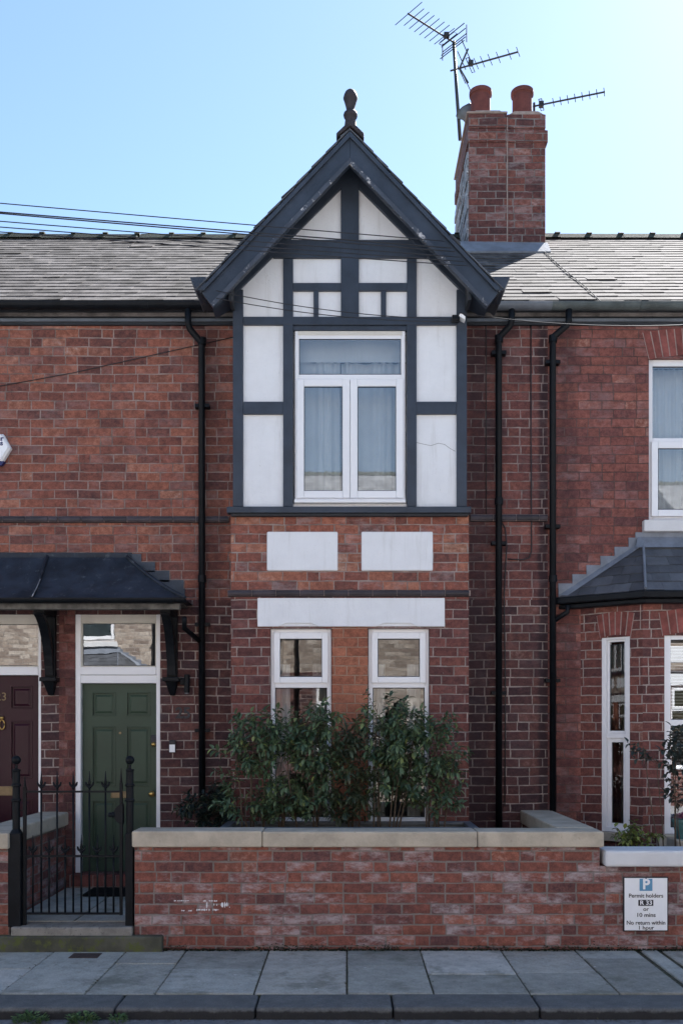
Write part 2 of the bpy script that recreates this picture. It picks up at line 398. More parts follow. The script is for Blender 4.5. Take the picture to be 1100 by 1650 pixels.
def flag_mat():
    n = NT('flag'); tc = n.n('ShaderNodeTexCoord').outputs['Object']; g = n.n('ShaderNodeNewGeometry').outputs['Random Per Island']
    c = n.ramp(g, [(0,(.25,.245,.215)),(.3,(.33,.325,.285)),(.6,(.40,.38,.33)),(.85,(.36,.365,.33)),(1,(.48,.46,.41))])
    a = n.noise(tc, 3.1, 8, .72); b = n.noise(tc, 11, 7, .75); f = n.noise(tc, 60, 4, .7)
    k = n.M('ADD', .62, n.M('ADD', n.smooth(a, .3, .7, 0, .3), n.M('ADD', n.smooth(b, .3, .7, 0, .3), n.smooth(f, .3, .7, 0, .28))))
    cm = n.n('ShaderNodeCombineXYZ'); [n.l(k, cm.inputs[i]) for i in range(3)]
    c = n.mix(1.0, c, cm.outputs[0], 'MULTIPLY')
    c = n.mix(n.smooth(n.noise(tc, 1.9, 6, .7), .5, .66, 0, .6), c, (.13,.135,.10))          # damp, algae
    v = n.n('ShaderNodeTexVoronoi'); n.l(tc, v.inputs['Vector']); v.inputs['Scale'].default_value = 6.5
    c = n.mix(n.smooth(v.outputs['Distance'], .05, .085, .6, 0), c, (.16,.16,.15))               # trodden gum
    v2 = n.n('ShaderNodeTexVoronoi'); n.l(tc, v2.inputs['Vector']); v2.inputs['Scale'].default_value = 3.7
    c = n.mix(n.smooth(v2.outputs['Distance'], .03, .06, .8, 0), c, (.62,.61,.58))
    return n.finish(c, .85, n.M('ADD', n.M('MULTIPLY', b, .7), f), .6, .012, .2)
M['flag'] = flag_mat()
def render_mat(name, base):
    n = NT(name); tc = n.n('ShaderNodeTexCoord').outputs['Object']
    mp = n.n('ShaderNodeMapping'); n.l(tc, mp.inputs[0]); mp.inputs['Scale'].default_value = (9, 9, .7)
    a = n.noise(tc, 2.3, 7, .7); b = n.noise(tc, 26, 5, .65); st_ = n.noise(mp.outputs[0], 1.6, 6, .7)
    c = n.mix(n.smooth(a, .35, .7), base, tuple(x*.93 for x in base))
    c = n.mix(n.smooth(st_, .52, .74, 0, .5), c, tuple(x*k for x, k in zip(base, (.74,.73,.70))))   # rain streaks
    c = n.mix(n.smooth(n.noise(tc, 55, 3, .6), .68, .76, 0, .45), c, (.35,.34,.32))               # pits and specks
    return n.finish(c, .88, n.M('ADD', a, n.M('MULTIPLY', b, .8)), .5, .012, .25)
M['render'] = render_mat('render', (.78,.79,.80)); M['plaque'] = render_mat('plaque', (.79,.80,.815))
def kerb_mat():
    n = NT('kerb'); tc = n.n('ShaderNodeTexCoord').outputs['Object']; sp = n.n('ShaderNodeSeparateXYZ'); n.l(tc, sp.inputs[0])
    g = n.n('ShaderNodeNewGeometry').outputs['Random Per Island']
    a = n.noise(tc, 6, 7, .75); f = n.noise(tc, 90, 4, .7)
    c = n.mix(n.smooth(a, .3, .7), (.115,.12,.12), (.19,.195,.19)); c = n.mix(n.smooth(f, .3, .75, 0, .6), c, (.07,.072,.075))
    c = n.mix(n.smooth(g, 0, 1, 0, .35), c, (.12,.12,.115)); c = n.mix(n.smooth(n.noise(tc, 9, 5, .7), .68, .76, 0, .8), c, (.4,.4,.39))
    e = n.M('ADD', sp.outputs[2], n.M('MULTIPLY', n.M('SUBTRACT', n.noise(tc, 14, 5, .7), .5), .05))     # darker, ragged-edged band low on the road face
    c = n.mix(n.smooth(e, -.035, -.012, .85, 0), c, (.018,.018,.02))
    return n.finish(c, .85, n.M('ADD', a, f), .7, .012, .25)
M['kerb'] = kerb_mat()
M['leaf_laurel'] = leaf_mat('leaf_laurel', (.026,.058,.032), (.13,.195,.10), (.26,.31,.10))
M['leaf_copper'] = leaf_mat('leaf_copper', (.02,.036,.02), (.08,.10,.05), (.11,.06,.03))
M['leaf_dark'] = leaf_mat('leaf_dark', (.005,.012,.009), (.018,.035,.022), (.16,.18,.10))
M['leaf_rose'] = leaf_mat('leaf_rose', (.02,.03,.025), (.04,.055,.045), (.09,.04,.03))
M['leaf_lime'] = leaf_mat('leaf_lime', (.06,.09,.02), (.20,.24,.05), (.3,.32,.09))
M['leaf_weed'] = leaf_mat('leaf_weed', (.05,.10,.035), (.12,.21,.075), (.2,.29,.1))
M['leaf_moss'] = leaf_mat('leaf_moss', (.012,.013,.008), (.035,.045,.015), (.06,.07,.02), .9)
M['leaf_litter'] = leaf_mat('leaf_litter', (.03,.04,.012), (.12,.10,.06), (.3,.27,.22), .9)
M['petal'] = leaf_mat('petal', (.4,.12,.25), (.6,.3,.42), (.7,.5,.6))

# ------------------------------------------------------------------ ground, road, pavement
def structure(mb, name, mat, **k): return tag(mb.build(name, mat, None, **k), kind='structure')
structure(MB().box(-400, 400, -400, 400, -.5, -.2), 'ground', M['soil'])
structure(MB().box(-60, 60, -10.1, -3.6, -.19, -.078), 'road', M['asphalt'])

mb = MB()
cols_ = [-6.2,-5.5,-4.75,-4.1,-3.45,-2.95,-2.42,-1.83,-1.34,-.655,-.005,.60,1.27,1.89,2.385]
rows_ = {5:[-2.62],6:[],7:[-2.46],8:[-2.62],9:[],10:[-2.52],11:[-2.78],12:[-2.74],13:[-2.3]}
for i, (a, b) in enumerate(zip(cols_, cols_[1:])):
    ys = [-3.31] + sorted(rows_.get(i, [random.choice([-2.5,-2.7,-2.85])])) + [-1.985]
    for y0, y1 in zip(ys, ys[1:]):
        g = .003 + random.random()*.005; t = random.uniform(-.004, .004)
        mb.box(a+g, b-g, y0+g, y1-g, -.06, t)
for (a, b, ys) in [(2.42,2.575,[-3.31,-1.985]), (2.60,3.35,[-3.31,-2.6,-1.985]), (3.35,4.0,[-3.31,-2.8,-1.985]), (4.0,4.8,[-3.31,-2.5,-1.985]), (4.8,5.6,[-3.31,-2.7,-1.985]), (5.6,6.5,[-3.31,-2.6,-1.985])]:
    for y0, y1 in zip(ys, ys[1:]): mb.box(a+.01, b-.01, y0+.008, y1-.008, -.06, random.uniform(-.004,.004))
structure(mb, 'pavement', M['flag'], bevel=.006)
structure(MB().box(-40, 40, -3.33, -1.99, -.2, -.012), 'pavement_bedding', M['joint'])
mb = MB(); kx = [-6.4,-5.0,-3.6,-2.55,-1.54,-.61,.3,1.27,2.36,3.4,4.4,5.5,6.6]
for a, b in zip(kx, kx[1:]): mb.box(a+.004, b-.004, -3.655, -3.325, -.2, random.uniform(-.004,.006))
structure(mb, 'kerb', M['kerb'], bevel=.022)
structure(MB().box(-40, 40, -14.0, -10.1, -.2, 0), 'pavement_opposite', M['paving_pale'])  # unseen far side, made pale to bounce light onto the house front
# step, path and yards
mb = MB(); mb.box(-2.79, -1.785, -2.04, -1.8, .1, .197)
structure(mb, 'gate_threshold', M['concrete'], bevel=.012)
mb = MB(); mb.box(-3.6, -1.53, -2.075, -1.86, -.05, .128)
structure(mb, 'entrance_step', M['stone_moss'], bevel=.015)
mb = MB()
for (a, b, c, d) in [(-2.9,-2.34,-1.79,-1.35),(-2.33,-1.78,-1.79,-1.1),(-2.9,-2.34,-1.34,-.6),(-2.33,-1.3,-1.09,-.5),(-2.9,-2.34,-.59,-.1),(-2.33,-1.3,-.49,-.1),(-2.9,-1.77,-1.795,-1.793)]:
    mb.box(a+.004, b-.004, c+.004, d-.004, .1, .2)
structure(mb, 'path', M['flag'], bevel=.004)
structure(MB().box(-2.91, -1.25, -1.84, -.02, .0, .19), 'path_bedding', M['joint'])
structure(MB().box(-1.25, 2.0, -1.78, -.01, .0, .2), 'front_yard', M['soil'])
structure(MB().box(2.1, 7.2, -1.78, -.01, .0, .45), 'neighbour_yard', M['soil'])
structure(MB().box(-8.0, -3.2, -1.78, -.01, .0, .19), 'neighbour_path', M['flag'])

# ------------------------------------------------------------------ building blocks for houses
EAVE_Y, EAVE_Z, PITCH = -.12, 6.20, .6744
RIDGE_Y = 4.0; RIDGE_Z = EAVE_Z + PITCH * (RIDGE_Y - EAVE_Y)

def slates(mb, O, U, V, width, length, gauge=.2, sw=.3, th=.007, keep=None, wave=.012, bounds=None):
    O, U, V = Vector(O), Vector(U).normalized(), Vector(V).normalized(); N = U.cross(V).normalized()
    rows = int(length / gauge) + 1; ph = random.random() * 6
    for r in range(rows):
        v0 = r * gauge; v1 = min(length, v0 + gauge * 1.7)
        x = -(r % 2) * sw / 2 + random.uniform(-.02, .02)
        while x < width:
            wdt = sw * random.uniform(.85, 1.15); a = max(0, x) ; b = min(width, x + wdt - .0025); x += wdt
            if b - a < .03: continue
            m = O + U * (a+b)/2 + V * (v0 + gauge*.5)
            if keep and not keep(m): continue
            a1, b1 = a, b
            if bounds:
                (l0, r0), (l1, r1) = bounds(v0), bounds(v1)
                a, b, a1, b1 = max(a, l0), min(b, r0), max(a1, l1), min(b1, r1)
                if b - a < .004: continue
                if b1 < a1: a1 = b1 = min(max((a1+b1)/2, min(l1, r1)), max(l1, r1))
            dv = math.sin(m.x * 1.1 + r * .7 + ph) * wave + random.uniform(-.006, .006)
            t1, t2 = random.uniform(-.004, .004), random.uniform(-.004, .004)
            lift = th * 1.7 + random.uniform(0, .003) + (random.random() < .03) * .008
            q = [O+U*a+V*(v0+dv+t1)+N*lift, O+U*b+V*(v0+dv+t2)+N*(lift+random.uniform(0,.003)), O+U*b1+V*(v1+dv)+N*.001, O+U*a1+V*(v1+dv)+N*.001]
            mb.add(q + [p - N*th for p in q], [(0,1,2,3),(4,7,6,5),(0,4,5,1),(1,5,6,2),(2,6,7,3),(3,7,4,0)])

def make_roof(root, x0, x1, front_skip=None):
    mb = MB(); k = Vector((0, 1, PITCH)).normalized(); L = math.hypot(RIDGE_Y-EAVE_Y, RIDGE_Z-EAVE_Z)
    slates(mb, (x0, EAVE_Y, EAVE_Z), (1,0,0), k, x1-x0, L)
    # boarded roof under the slates, front and back slopes
    t = .10
    mb.add([(x0,EAVE_Y+.02,EAVE_Z-.004),(x1,EAVE_Y+.02,EAVE_Z-.004),(x1,RIDGE_Y,RIDGE_Z-.018),(x0,RIDGE_Y,RIDGE_Z-.018),
            (x0,2*RIDGE_Y+.1,EAVE_Z),(x1,2*RIDGE_Y+.1,EAVE_Z),(x0,EAVE_Y+.05,EAVE_Z-t),(x1,EAVE_Y+.05,EAVE_Z-t),(x0,RIDGE_Y,RIDGE_Z-t-.03),(x1,RIDGE_Y,RIDGE_Z-t-.03)],
           [(0,1,2,3),(3,2,5,4),(0,6,7,1),(6,8,9,7)])
    roof = mb.build('roof', M['slate'], root)
    mb = MB(); x = x0
    while x < x1 - .05:
        b = min(x + .46, x1); zz = RIDGE_Z + .065 + random.uniform(-.008, .008)
        for sgn in (-1, 1):
            pass
        mb.prism([(x+.003, RIDGE_Y-.16, zz-.13),(x+.003, RIDGE_Y-.05, zz-.02),(x+.003, RIDGE_Y, zz),(x+.003, RIDGE_Y+.05, zz-.02),(x+.003, RIDGE_Y+.16, zz-.13),(x+.003, RIDGE_Y, zz-.04)][::-1], (b-x-.006, 0, 0))
        mb.prism([(b-.05, RIDGE_Y-.075, zz-.02),(b-.05, RIDGE_Y-.04, zz+.008),(b-.05, RIDGE_Y, zz+.014),(b-.05, RIDGE_Y+.04, zz+.008),(b-.05, RIDGE_Y+.075, zz-.02)][::-1], (.07, 0, 0))
        x += .46
    mb.build('ridge', M['ridge'], roof)
    return roof

def shell(root, x0, x1, mat, back=True):
    mb = MB(); yb = 2*RIDGE_Y
    for xa, xb in ((x0, x0+.02), (x1-.02, x1)):
        mb.prism([(xa,.24,0),(xa,yb,0),(xa,yb,EAVE_Z-.05),(xa,RIDGE_Y,RIDGE_Z-.05),(xa,.24,EAVE_Z-.05)], (xb-xa,0,0))
    mb.box(x0+.02, x1-.02, yb-.2, yb, 0, EAVE_Z-.05)
    mb.build('rear_wall', mat, root)

def room(root, x0, x1, z0, z1, y0, y1):
    mb = MB()
    mb.quad((x0,y1,z0),(x1,y1,z0),(x1,y1,z1),(x0,y1,z1)); mb.quad((x0,y0,z0),(x0,y1,z0),(x0,y1,z1),(x0,y0,z1))
    mb.quad((x1,y1,z0),(x1,y0,z0),(x1,y0,z1),(x1,y1,z1)); mb.quad((x0,y0,z0),(x1,y0,z0),(x1,y1,z0),(x0,y1,z0)); mb.quad((x0,y1,z1),(x1,y1,z1),(x1,y0,z1),(x0,y0,z1))
    return mb.build('room_lining', M['room'], root)

def pane(parent, x0, x1, z0, z1, y, mat='glass', xf=None, gasket=True):
    g = MB(xf); e = .006
    if gasket:
        g.frame(x0, x1, z0, z1, e, y-.004, y+.01)
        g.build('gasket', M['gasket'], parent)
    MB(xf).quad((x0+e,y,z0+e),(x1-e,y,z0+e),(x1-e,y,z1-e),(x0+e,y,z1-e)).build('pane', M[mat], parent)

def bullnose(root, x0, x1, z0, z1, y, r=.045):
    mb = MB(); x = x0; zc = (z0+z1)/2; h = (z1-z0)/2
    while x < x1 - .03:
        b = min(x + .238, x1)
        pts = []
        for k in range(9):
            th = -math.pi/2 + math.pi*k/8
            pts.append((x+.003, y - r*math.cos(th)**.7 if abs(math.cos(th)) > 1e-6 else y, zc + h*math.sin(th)))
        pts.append((x+.003, y+.02, z1)); pts.append((x+.003, y+.02, z0))
        mb.prism(pts[::-1], (b-x-.006, 0, 0)); x = b
    o = mb.build('string_course', M['bullnose'], root)
    m2 = MB().box(x0, x1, y-.03, y+.005, z0+.006, z1-.006).build('mortar_bed', M['mortar'], o)
    return o

def gutter(root, x0, x1, y, z, r=.058, name='gutter', mat='black'):
    mb = MB(); n = 10; pts = []; ins = []
    for k in range(n+1):
        th = math.pi + math.pi*k/n
        pts.append((math.cos(th)*r, math.sin(th)*r)); ins.append((math.cos(th)*(r-.006), math.sin(th)*(r-.006)))
    loop = pts + ins[::-1]
    mb.prism([(x0, y+a, z+b) for a, b in loop][::-1], (x1-x0, 0, 0))
    x = x0 + .9
    while x < x1:                                    # jointing collars
        mb.prism([(x, y+a*1.09, z+b*1.09) for a, b in loop][::-1], (.07, 0, 0)); x += 1.75
    return mb.build(name, M[mat], root, smooth=False)

def downpipe(root, pts, r=.034, clips=(), collars=()):
    o = MB().tube(pts, r, 12).build('downpipe', M['black'], root, smooth=True)
    for z in collars: MB().tube([(pts[-1][0], pts[-1][1], z), (pts[-1][0], pts[-1][1], z+.07)], r*1.28, 12).build('collar', M['black'], o)
    for z in clips: MB().box(pts[-1][0]-.075, pts[-1][0]+.075, pts[-1][1]-.012, 0, z, z+.035).build('bracket', M['black'], o)
    return o

def arch(root, xc, hw, zs, rise, hgt, y, n, splay=.35, xf=None):
    mb = MB(xf); yb = y + .03
    for i in range(n):
        def pt(t, q):
            x = xc + (2*t-1)*hw*(1 + splay*q*.35); z = zs + rise*(1-(2*t-1)**2) + q*hgt*(1 if True else 0)
            return (x, y, z)
        g = .012/(2*hw); t0, t1 = i/n + g/2, (i+1)/n - g/2
        mb.prism([pt(t0,0), pt(t1,0), pt(t1,1), pt(t0,1)], (0, .03, 0))
    o = mb.build('brick_arch', M['voussoir'], root)
    b = MB(xf); pts = []
    for k in range(9):
        t = k/8; pts.append((xc+(2*t-1)*hw, y+.004, zs+rise*(1-(2*t-1)**2)+.002))
    tops = [(xc+(2*k/8-1)*hw*(1+splay*.35), y+.004, zs+rise*(1-(2*k/8-1)**2)+hgt-.002) for k in range(8,-1,-1)]
    b.prism(pts + tops, (0, .02, 0)); b.build('mortar_bed', M['mortar'], o)
    return o

def copy_tree(o, parent=None):
    c = o.copy(); col.objects.link(c); c.parent = parent
    for ch in list(o.children): copy_tree(ch, c)
    return c

def text(parent, body, x, y, z, size, mat, name='lettering', align='CENTER', bold=.0, rot=True, depth=.0015, xs=1.0):
    cu = bpy.data.curves.new('t', 'FONT'); cu.body = body; cu.size = size; cu.align_x = align; cu.align_y = 'CENTER'
    cu.extrude = depth; cu.offset = bold
    ob = bpy.data.objects.new('t', cu); col.objects.link(ob)
    dg = bpy.context.evaluated_depsgraph_get(); me = bpy.data.meshes.new_from_object(ob.evaluated_get(dg))
    bpy.data.objects.remove(ob)
    me.name = name; me.materials.clear(); me.materials.append(mat)
    off = Vector((0,0,0))
    if parent is not None: off = Vector(parent['wl'])
    me.transform(Matrix.Translation(Vector((x,y,z)) - off) @ Matrix.Rotation(R(90), 4, 'X') @ Matrix.Diagonal((xs,1,1,1)))
    o = bpy.data.objects.new(name, me); col.objects.link(o)
    if parent is not None: o.parent = parent
    return o

def panel_door(root, x0, x1, z0, z1, y, mat, panels):
    """leaf with sunk, moulded panels"""
    mb = MB(); mb.wall(x0, x1, z0, z1, y, .04, panels)
    for (a, b, c, d) in panels:
        mb.frame(a, b, c, d, .012, y-.006, y+.012)
        mb.box(a+.012, b-.012, y+.014, y+.03, c+.012, d-.012)
        bw = .03
        A = [(a+bw,y+.014,c+bw),(b-bw,y+.014,c+bw),(b-bw,y+.014,d-bw),(a+bw,y+.014,d-bw)]
        k = .02; B = [(a+bw+k,y+.004,c+bw+k),(b-bw-k,y+.004,c+bw+k),(b-bw-k,y+.004,d-bw-k),(a+bw+k,y+.004,d-bw-k)]
        mb.add(A + B, [(0,1,5,4),(1,2,6,5),(2,3,7,6),(3,0,4,7),(4,5,6,7)])
    return mb.build('door', M[mat], root, bevel=.002)

# ================================================================== CENTRE HOUSE
XP1, XP2 = -3.0, 2.08
house = empty('terraced_house', (0, 0, 0), 'brick terraced house with black and white timbered gable and dark green front door', 'house')
BX0, BX1, BY = -1.152, 1.195, -.5
SPLIT = 3.18
dx0, dx1, dz0, dz1 = XX(121), XX(258), .34, 3.03
holes = [(dx0, dx1, dz0, dz1), (-1.0, 1.05, .3, 3.12), (-1.0, 1.05, 3.9, 5.95)]
WT = 6.08
MB().wall(XP1, dx0-.001, 0, SPLIT, 0, .25).build('wall', M['brick_pier'], house)
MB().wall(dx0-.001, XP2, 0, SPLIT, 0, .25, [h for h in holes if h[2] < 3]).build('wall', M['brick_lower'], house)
MB().wall(XP1, .3, SPLIT, WT, 0, .25, [holes[2]]).build('wall', M['brick_upper'], house)
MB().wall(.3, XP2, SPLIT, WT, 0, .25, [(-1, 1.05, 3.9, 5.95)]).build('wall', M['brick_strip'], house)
shell(house, XP1+.002, XP2-.002, M['brick_upper'])
roof = make_roof(house, XP1, 2.60)
# bay: lower darker brick, orange-red brick between the storeys
wl = (XX(435,BY), XX(534,BY), ZZ(1328,BY), ZZ(1013,BY)); wr = (XX(593,BY), XX(692,BY), ZZ(1328,BY), ZZ(1013,BY))
mb = MB().wall(BX0, BX1, 0, SPLIT, BY, .2, [wl, wr]); mb.box(BX0, BX0+.2, BY+.2, -.001, 0, SPLIT); mb.box(BX1-.2, BX1, BY+.2, -.001, 0, SPLIT)
mb.build('bay_wall', M['brick_bay_lower'], house)
mb = MB().wall(BX0, BX1, SPLIT, 3.985, BY, .2); mb.box(BX0, BX0+.2, BY+.2, -.001, SPLIT, 3.985); mb.box(BX1-.2, BX1, BY+.2, -.001, SPLIT, 3.985)
mb.build('bay_wall', M['brick_bay_upper'], house)
MB().box(XX(535,BY), XX(592,BY), BY-.003, BY+.05, ZZ(1328,BY), ZZ(1011,BY)).build('brick_pier', M['brick_infill'], house)
for a, b in ((430,544),(582,697)):
    MB().box(XX(a,BY), XX(b,BY), BY-.016, BY+.05, ZZ(920,BY), ZZ(857,BY)).build('plaque', M['plaque'], house, bevel=.012)
# lintel with chamfered soffits
lx0, lx1, lz0, lz1 = XX(415,BY), XX(716,BY), ZZ(1010,BY), ZZ(964,BY)
pts = [(lx0,lz1),(lx0,lz0)]
for a, b in ((449,513),(606,672)):
    pts += [(XX(a,BY),lz0),(XX(a+12,BY),lz0+.032),(XX(b-12,BY),lz0+.032),(XX(b,BY),lz0)]
pts += [(lx1,lz0),(lx1,lz1)]
mb = MB().xz(pts, BY-.02, BY+.0); mb.box(lx0+.005, lx1-.005, BY-.006, BY+.05, lz0+.002, lz1-.005)
mb.build('lintel', M['plaque'], house, bevel=.005)
bullnose(house, XX(367,BY), XX(757,BY), ZZ(962,BY), ZZ(951,BY), BY)
bullnose(house, XP1+.002, XX(372)-.02, ZZ(843), ZZ(832), 0)
bullnose(house, XX(757), XP2-.01, ZZ(841), ZZ(829), 0)
# ground-floor windows
def gf_window(xa, xb, pl):
    y = BY + .045; z0, z1 = wl[2], wl[3]
    f = MB(); f.frame(xa, xb, z0, z1, .042, y, y+.07, bot=.06); zt = ZZ(1104, BY)
    f.box(xa+.042, xb-.042, y, y+.07, zt-.026, zt+.026)
    wnd = f.build('window', M['pvc'], house, bevel=.005)
    MB().box(xa-.005, xb+.005, y-.075, y+.01, z0-.032, z0+.012).build('sill', M['pvc'], wnd, bevel=.006)
    s = MB().frame(xa+.03, xb-.03, zt+.02, z1-.036, .062, y-.016, y-.001); s.build('sash', M['pvc'], wnd, bevel=.006)
    pane(wnd, xa+.093, xb-.093, zt+.083, z1-.099, y+.004, 'glass_low'); 
    pane(wnd, xa+.043, xb-.043, z0+.061, zt-.027, y+.02, 'glass_low')
gf_window(wl[0]+.003, wl[1]-.003, 0); gf_window(wr[0]+.003, wr[1]-.003, 1)
room(house, -.99, 1.04, .35, 3.1, BY+.2, 2.6)
# door, frame and fanlight
y = .03
f = MB(); jw = .055
f.box(dx0, dx0+jw, y-.02, y+.09, dz0, dz1); f.box(dx1-jw+.012, dx1, y-.02, y+.09, dz0, dz1)
f.box(dx0+jw, dx1-jw+.012, y-.016, y+.085, ZZ(1101), ZZ(1088)); f.box(dx0+jw, dx1-jw+.012, y-.03, y+.085, ZZ(1087.5), ZZ(1075))
df = f.build('door_frame', M['pvc'], house, bevel=.004)
f = MB().box(dx0+jw, dx1-jw+.012, y-.012, y+.085, ZZ(1002), dz1)
f.frame(dx0+jw, dx1-jw+.012, ZZ(1075), ZZ(1002), .014, y, y+.04); f.build('fanlight_head', M['cream'], df, bevel=.003)
pane(df, dx0+jw+.014, dx1-jw-.002, ZZ(1075)+.014, ZZ(1002)-.014, y+.02, 'glass_old', gasket=False)
L, Rr = dx0+jw+.004, dx1-jw+.008
cx = [(XX(145), XX(184)), (XX(201), XX(240))]
pn = []
for a, b in cx:
    pn += [(a, b, ZZ(1154), ZZ(1115)), (a, b, ZZ(1268), ZZ(1171)), (a, b, ZZ(1388), ZZ(1291))]
door = panel_door(house, L, Rr, .345, ZZ(1101)-.004, .075, 'green', pn)
lb = MB().frame(XX(176), XX(204), ZZ(1287), ZZ(1276), .012, .064, .074); lb.box(XX(176)+.012, XX(204)-.012, .067, .074, ZZ(1287)+.012, ZZ(1276)-.012)
lb.build('letterbox', M['brass_dull'], door, bevel=.003)
def ball(mb, c, r, n=14):
    mb.lathe([(r*math.sin(math.pi*k/10)+1e-4, -r*math.cos(math.pi*k/10)) for k in range(11)], c, n); return mb
mb = MB(); ball(mb, (XX(243.5), .03, ZZ(1280)), .032); mb.tube([(XX(243.5), .03, ZZ(1280)), (XX(243.5), .075, ZZ(1280))], .015, 10)
mb.build('knob', M['brass'], door, smooth=True)
mb = MB().box(XX(241), XX(250), .06, .074, ZZ(1203), ZZ(1185)); mb.build('lock', M['sign_black'], door, bevel=.006)
mb = MB(); ball(mb, (XX(245.5), .05, ZZ(1200)), .024); mb.build('lock_knob', M['brass'], door, smooth=True)
mb = MB().tube([(XX(191), .066, ZZ(1181.5)), (XX(191), .074, ZZ(1181.5))], .013, 12); mb.build('peephole', M['brass_dull'], door)
mb = MB(); x = dx0 - .02
while x < dx1:
    mb.box(x+.004, x+.112, -.11, .09, .215, .335); x += .116
mb.build('doorstep', M['brick_step'], house, bevel=.006)
MB().box(dx0-.03, dx1+.02, -.1, .09, .19, .328).build('doorstep_mortar', M['mortar'], house)
room(house, dx0-.1, dx1+.1, .34, 3.02, .12, 2.5)
# timbered upper storey
TX0, TX1 = XX(375,BY), XX(752,BY); C = (TX0+TX1)/2
wu = (XX(472,BY), XX(655.5,BY), ZZ(812,BY), ZZ(529,BY))
mb = MB().wall(TX0+.004, TX1-.004, 3.98, 6.2, BY, .16, [wu]); mb.box(TX0+.004, TX0+.16, BY+.16, -.001, 3.98, 6.2); mb.box(TX1-.16, TX1-.004, BY+.16, -.001, 3.98, 6.2)
mb.xz([(TX0+.02, 6.2), (TX1-.02, 6.2), (C, 7.40)], BY, BY+.16)
mb.build('render_panels', M['render'], house)
MB().tube([W(671,713,BY-.0005), W(684,716,BY-.0005), W(694,718,BY-.0005), W(706,714,BY-.0005), W(716,716,BY-.0005), W(724,722,BY-.0005), W(733,727,BY-.0005)], .0018, 4).build('crack', M['weathered'], house)
YT = BY - .03
def rect(mb, a, b, t, u, dy): mb.box(XX(a,YT), XX(b,YT), YT-dy, BY, ZZ(u,YT), ZZ(t,YT))
mb = MB()
for a, b in ((375,391.5),(735.5,752)): rect(mb, a, b, 466, 816, .0)
mb.box(XX(375,YT), XX(375,YT)+.012, BY+.001, -.002, 3.99, 6.1); mb.box(XX(752,YT)-.012, XX(752,YT), BY+.001, -.002, 3.99, 6.1)
for a, b in ((456,472),(655.5,671)): rect(mb, a, b, 416, 816, .0)
rect(mb, 549, 578, 268, 512, .008)
rect(mb, 440, 688, 386, 415, .004)
rect(mb, 392, 735, 510, 523, .003)
rect(mb, 472, 656, 455.5, 468, .003)
for a, b in ((505,513),(613.5,622)): rect(mb, a, b, 468, 510, .0)
for a, b in ((392,456),(671,735)): rect(mb, a, b, 647, 667, .003)
mb.box(XX(472,YT), XX(656,YT), BY-.012, BY+.04, ZZ(531,YT), ZZ(523,YT))
for s in (-1, 1):
    hw = (TX1-TX0)/2
    mb.xz([(C, 7.43), (C+s*hw, 7.43-1.05*hw), (C+s*hw, 7.253-1.0*hw), (C, 7.253)], YT-.006, BY)
mb.build('timber_frame', M['timber'], house, bevel=.004)
MB().box(XX(365,-.59), XX(759,-.59), -.59, BY+.02, ZZ(826,-.59), ZZ(816,-.59)).build('sill_beam', M['timber'], house, bevel=.006)
MB().box(XX(372,-.56), XX(754,-.56), -.56, BY+.02, ZZ(826,-.59)-.025, ZZ(826,-.59)).build('sill_moulding', M['soffit'], house, bevel=.004)
# first-floor window
y = BY + .0
xa, xb, za, zb = XX(475,BY), XX(652.5,BY), ZZ(808,BY), ZZ(533,BY)
f = MB().frame(xa, xb, za, zb, .04, y, y+.08, bot=.05); zt = ZZ(608,BY); xm = (xa+xb)/2
f.box(xa+.04, xb-.04, y, y+.08, zt-.035, zt+.03)
wnd = f.build('window', M['pvc'], house, bevel=.005)
MB().box(xa+.03, xb-.03, y-.004, y+.002, zb-.042, zb-.006).build('head_trim', M['cream'], wnd)
s = MB().frame(xa+.018, xm-.002, za+.03, zt-.02, .072, y-.02, y-.001); s.build('sash', M['pvc'], wnd, bevel=.007)
s = MB().frame(xm+.002, xb-.018, za+.03, zt-.02, .072, y-.02, y-.001); s.build('sash', M['pvc'], wnd, bevel=.007)
MB().box(xa-.004, xb+.004, y-.05, y+.01, za-.022, za+.012).build('sill', M['pvc'], wnd, bevel=.005)
pane(wnd, xa+.041, xb-.041, zt+.031, zb-.076, y+.012)
pane(wnd, xa+.091, xm-.075, za+.103, zt-.093, y+.002); pane(wnd, xm+.075, xb-.091, za+.103, zt-.093, y+.002)
MB().box(xa+.041, xb-.041, y+.004, y+.06, zb-.076, zb-.04).build('frame_head', M['pvc'], wnd)
room(house, -.99, 1.04, 3.95, 5.9, BY+.16, 2.6)
# gable roof, barge boards, soffit, finial
BYF = -.85; SL = 1.055; AP = 7.505; HW = 1.425
mb = MB()
cs = Vector((1, 0, SL)).normalized()
Lg = math.hypot(HW+.03, (HW+.03)*SL)
for s in (-1, 1):
    U = Vector((0, -s, 0)) if s < 0 else Vector((0, -1, 0))
    base = Vector((C + s*(HW+.03), 0, AP + .03 - SL*(HW+.03)))
    V = Vector((-s*1.0, 0, SL)).normalized()
    if s < 0: O = base + Vector((0, 2.0, 0)); U = Vector((0,-1,0))
    else: O = base + Vector((0, BYF-.035, 0)); U = Vector((0,1,0))
    slates(mb, O, U, V, 2.0-BYF+.035, Lg, gauge=.2, th=.008, keep=lambda m: m.z > EAVE_Z + PITCH*(m.y-EAVE_Y) - .03, wave=.004)
    # deck
    a = Vector((C, 0, AP+.02)); b = Vector((C+s*HW, 0, AP+.02-SL*HW)); t = Vector((0,0,-.035))
    q = [a+Vector((0,BYF-.01,0)), b+Vector((0,BYF-.01,0)), b+Vector((0,-.42,0)), a+Vector((0,1.9,0))]
    mb.add(q+[p+t for p in q], [(0,1,2,3),(4,7,6,5),(0,4,5,1),(1,5,6,2),(2,6,7,3),(3,7,4,0)])
mb.build('gable_roof', M['slate_dark'], house)
